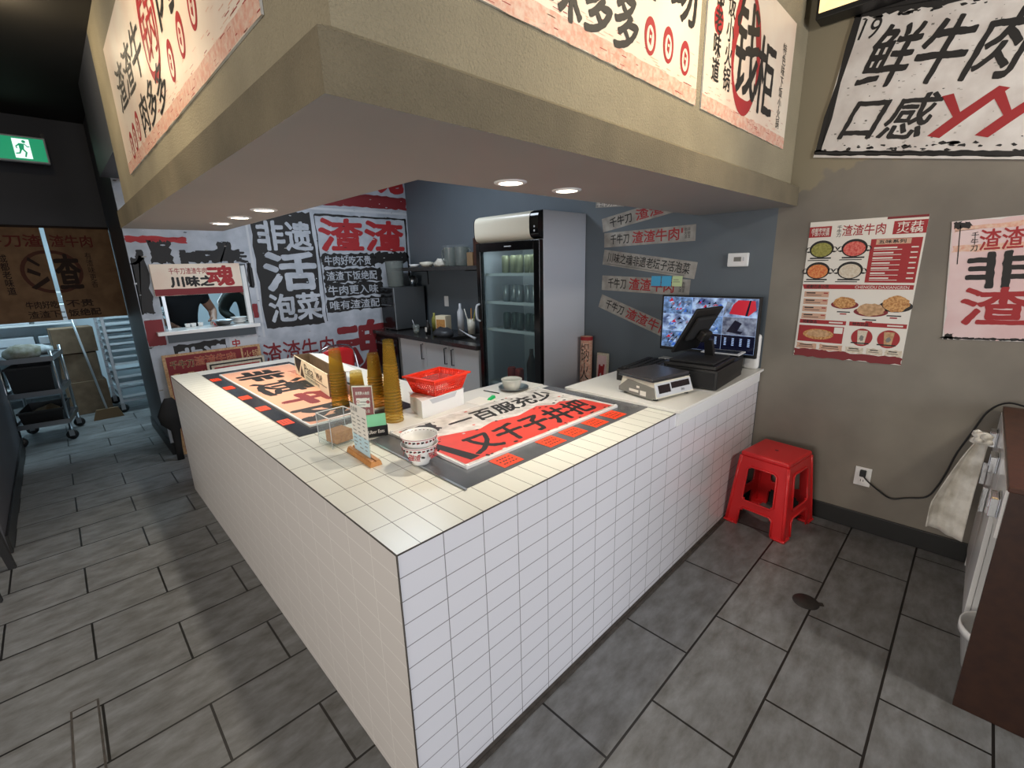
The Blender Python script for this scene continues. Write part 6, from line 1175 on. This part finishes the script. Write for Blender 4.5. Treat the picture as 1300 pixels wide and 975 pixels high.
def person(label, loc, rz, shirt, sleeve, hands, lean=0.08):
    """faces local -y; hands: target wrist positions for left(-x) and right(+x)"""
    p = thing('person', label, 'person', T(loc) @ rotz(rz) @ Matrix.Scale(1.06, 4))
    J = {'pelvis': (0, 0, 0.93, 0.125, 0.85), 'belly': (0, -0.01, 1.07, 0.118, 0.8), 'chest': (0, -lean*0.6, 1.25, 0.135, 0.78), 'collar': (0, -lean*0.9, 1.38, 0.10, 0.8), 'neck': (0, -lean-0.005, 1.45, 0.052), 'skull_base': (0, -lean-0.02, 1.515, 0.062), 'head': (0, -lean-0.035, 1.585, 0.086), 'crown': (0, -lean-0.025, 1.655, 0.07)}
    E = [('pelvis', 'belly'), ('belly', 'chest'), ('chest', 'collar'), ('collar', 'neck'), ('neck', 'skull_base'), ('skull_base', 'head'), ('head', 'crown')]
    for s_, n in ((-1, 'l'), (1, 'r')):
        sh = Vector((s_*0.175, -lean*0.85, 1.37)); wr = Vector(hands[n]); mid = (sh+wr)/2; el = mid+Vector((s_*0.10, 0.10, -0.06))
        J[n+'sh'] = (*sh, 0.062); J[n+'el'] = (*el, 0.043); J[n+'fa'] = (*(el+(wr-el)*0.4), 0.042); J[n+'wr'] = (*wr, 0.027)
        d = (wr-el).normalized(); pm = wr+d*0.05; J[n+'pm'] = (*pm, 0.034, 0.5); side = d.cross(Vector((0, 0, 1))).normalized()
        E += [('collar', n+'sh'), (n+'sh', n+'el'), (n+'el', n+'fa'), (n+'fa', n+'wr'), (n+'wr', n+'pm')]
        for k in range(4):
            o_ = side*(0.027-0.018*k); L_ = (0.036, 0.042, 0.040, 0.032)[k]; a = pm+d*0.03+o_; c_ = a+d*L_+Vector((0, 0, -0.012)); e_ = c_+d*L_*0.6+Vector((0, 0, -0.02))
            for q, (nm, pt_) in enumerate((('a', a), ('b', c_), ('c', e_))): J['%sf%d%s' % (n, k, nm)] = (*pt_, 0.0095-0.001*q)
            E += [(n+'pm', '%sf%da' % (n, k)), ('%sf%da' % (n, k), '%sf%db' % (n, k)), ('%sf%db' % (n, k), '%sf%dc' % (n, k))]
        th_ = wr+d*0.02+side*0.035; J[n+'t1'] = (*th_, 0.012); J[n+'t2'] = (*(th_+d*0.035+side*0.012), 0.010); E += [(n+'wr', n+'t1'), (n+'t1', n+'t2')]
        J[n+'hip'] = (s_*0.095, 0, 0.86, 0.095); J[n+'kn'] = (s_*0.105, -0.015, 0.48, 0.06); J[n+'ca'] = (s_*0.105, 0.01, 0.33, 0.055); J[n+'an'] = (s_*0.105, 0.02, 0.09, 0.04); J[n+'toe'] = (s_*0.115, -0.15, 0.035, 0.034)
        E += [('pelvis', n+'hip'), (n+'hip', n+'kn'), (n+'kn', n+'ca'), (n+'ca', n+'an'), (n+'an', n+'toe')]
    skin_mesh('body', J, E, 'skin', p)
    # face features
    b = MB(); fy = -lean-0.035
    for s_ in (-1, 1): b.lathe([(0, -0.009), (0.009, -0.004), (0.009, 0.004), (0, 0.009)], 'white', 10, T((s_*0.03, fy-0.076, 1.592))); b.lathe([(0, -0.005), (0.005, 0), (0, 0.005)], 'ink', 8, T((s_*0.03, fy-0.084, 1.592)))
    part('eyes', b, p)
    b = MB(); b.tube([(0, fy-0.08, 1.60), (0, fy-0.098, 1.565), (0, fy-0.085, 1.552)], [0.007, 0.012, 0.008], 'skin', 8); b.tube([(-0.022, fy-0.077, 1.532), (0, fy-0.083, 1.530), (0.022, fy-0.077, 1.532)], 0.005, 'box_beige', 8)
    for s_ in (-1, 1): b.lathe([(0, -0.028), (0.012, -0.014), (0.013, 0.014), (0, 0.03)], 'skin', 10, T((s_*0.084, fy+0.005, 1.585)))
    part('face', b, p)
    b = MB(); b.lathe([(0.0, 0.105), (0.05, 0.098), (0.088, 0.06), (0.098, 0.01), (0.092, -0.03), (0.07, -0.05)], 'hair', 24, T((0, fy+0.016, 1.605)) @ Matrix.Rotation(R(-22), 4, 'X')); part('hair', b, p)
    SJ = {k: (*J[k][:3], J[k][3]*1.13+0.006, *(J[k][4:] or ())) for k in ('pelvis', 'belly', 'chest', 'collar')}; SE = [('pelvis', 'belly'), ('belly', 'chest'), ('chest', 'collar')]
    for n in ('l', 'r'):
        SJ[n+'sh'] = (*J[n+'sh'][:3], 0.078); a = Vector(J[n+'sh'][:3]); c_ = Vector(J[n+'el'][:3]); e_ = Vector(J[n+'wr'][:3]); SE += [('collar', n+'sh')]
        if sleeve == 'short': SJ[n+'s1'] = (*(a+(c_-a)*0.62), 0.070); SE += [(n+'sh', n+'s1')]
        else: SJ[n+'s1'] = (*c_, 0.058); SJ[n+'s2'] = (*(c_+(e_-c_)*0.9), 0.042); SE += [(n+'sh', n+'s1'), (n+'s1', n+'s2')]
    skin_mesh('shirt' if sleeve == 'short' else 'jacket', SJ, SE, shirt, p)
    TJ = {'pelvis': (0, 0, 0.92, 0.137, 0.85)}; TE = []
    for n in ('l', 'r'):
        for k, ex_ in (('hip', 0.02), ('kn', 0.022), ('ca', 0.02), ('an', 0.02)): TJ[n+k] = (*J[n+k][:3], J[n+k][3]+ex_)
        TE += [('pelvis', n+'hip'), (n+'hip', n+'kn'), (n+'kn', n+'ca'), (n+'ca', n+'an')]
    skin_mesh('trousers', TJ, TE, 'trousers', p)
    b = MB()
    for s_ in (-1, 1): b.box(s_*0.11-0.045, s_*0.11+0.045, -0.19, 0.07, 0.001, 0.07, 'black', 0.025, seg=3)
    part('shoes', b, p); return p
person('person in a dark short sleeved shirt reaching down behind the pass window', (0.44, 5.08, 0), 14, 'shirt_dark', 'short', {'l': (-0.17, -0.16, 1.08), 'r': (0.20, -0.22, 1.10)}, 0.08)
pj = person('person in a dark green jacket with a pale sleeve stripe behind the pass window', (1.15, 5.12, 0), -4, 'jacket_green', 'long', {'l': (-0.20, -0.18, 1.06), 'r': (0.20, -0.18, 1.06)}, 0.06)
b = MB(); b.tube([(-0.235, -0.055, 1.375), (-0.30, 0.03, 1.26), (-0.31, -0.04, 1.21)], 0.012, 'white', 8); part('sleeve_stripe', b, pj, 'pale stripe on the sleeve')

# ================================================================ DARK CHAIR AT THE LEFT EDGE
dc = thing('dining_chair', 'black wooden chair cut off by the left edge of the corridor', 'chair', T((-1.22, 2.62, 0)) @ rotz(84))
b = MB(); b.box(-0.21, 0.21, -0.21, 0.21, 0.435, 0.47, 'black_matte', 0.01); part('seat', b, dc)
b = MB(); b.box(-0.20, 0.20, 0.185, 0.21, 0.62, 0.90, 'black_matte', 0.008); part('backrest', b, dc)
for sx in (-0.185, 0.185):
    b = MB(); b.hexa([(sx-0.014, -0.235, 0.0005), (sx+0.014, -0.235, 0.0005), (sx+0.014, -0.205, 0.0005), (sx-0.014, -0.205, 0.0005)], [(sx-0.022, -0.20, 0.434), (sx+0.022, -0.20, 0.434), (sx+0.022, -0.155, 0.434), (sx-0.022, -0.155, 0.434)], 'black_matte'); part('leg', b, dc)
    b = MB(); b.hexa([(sx-0.014, 0.225, 0.0005), (sx+0.014, 0.225, 0.0005), (sx+0.014, 0.255, 0.0005), (sx-0.014, 0.255, 0.0005)], [(sx-0.02, 0.165, 0.90), (sx+0.02, 0.165, 0.90), (sx+0.02, 0.184, 0.90), (sx-0.02, 0.184, 0.90)], 'black_matte'); part('leg', b, dc)
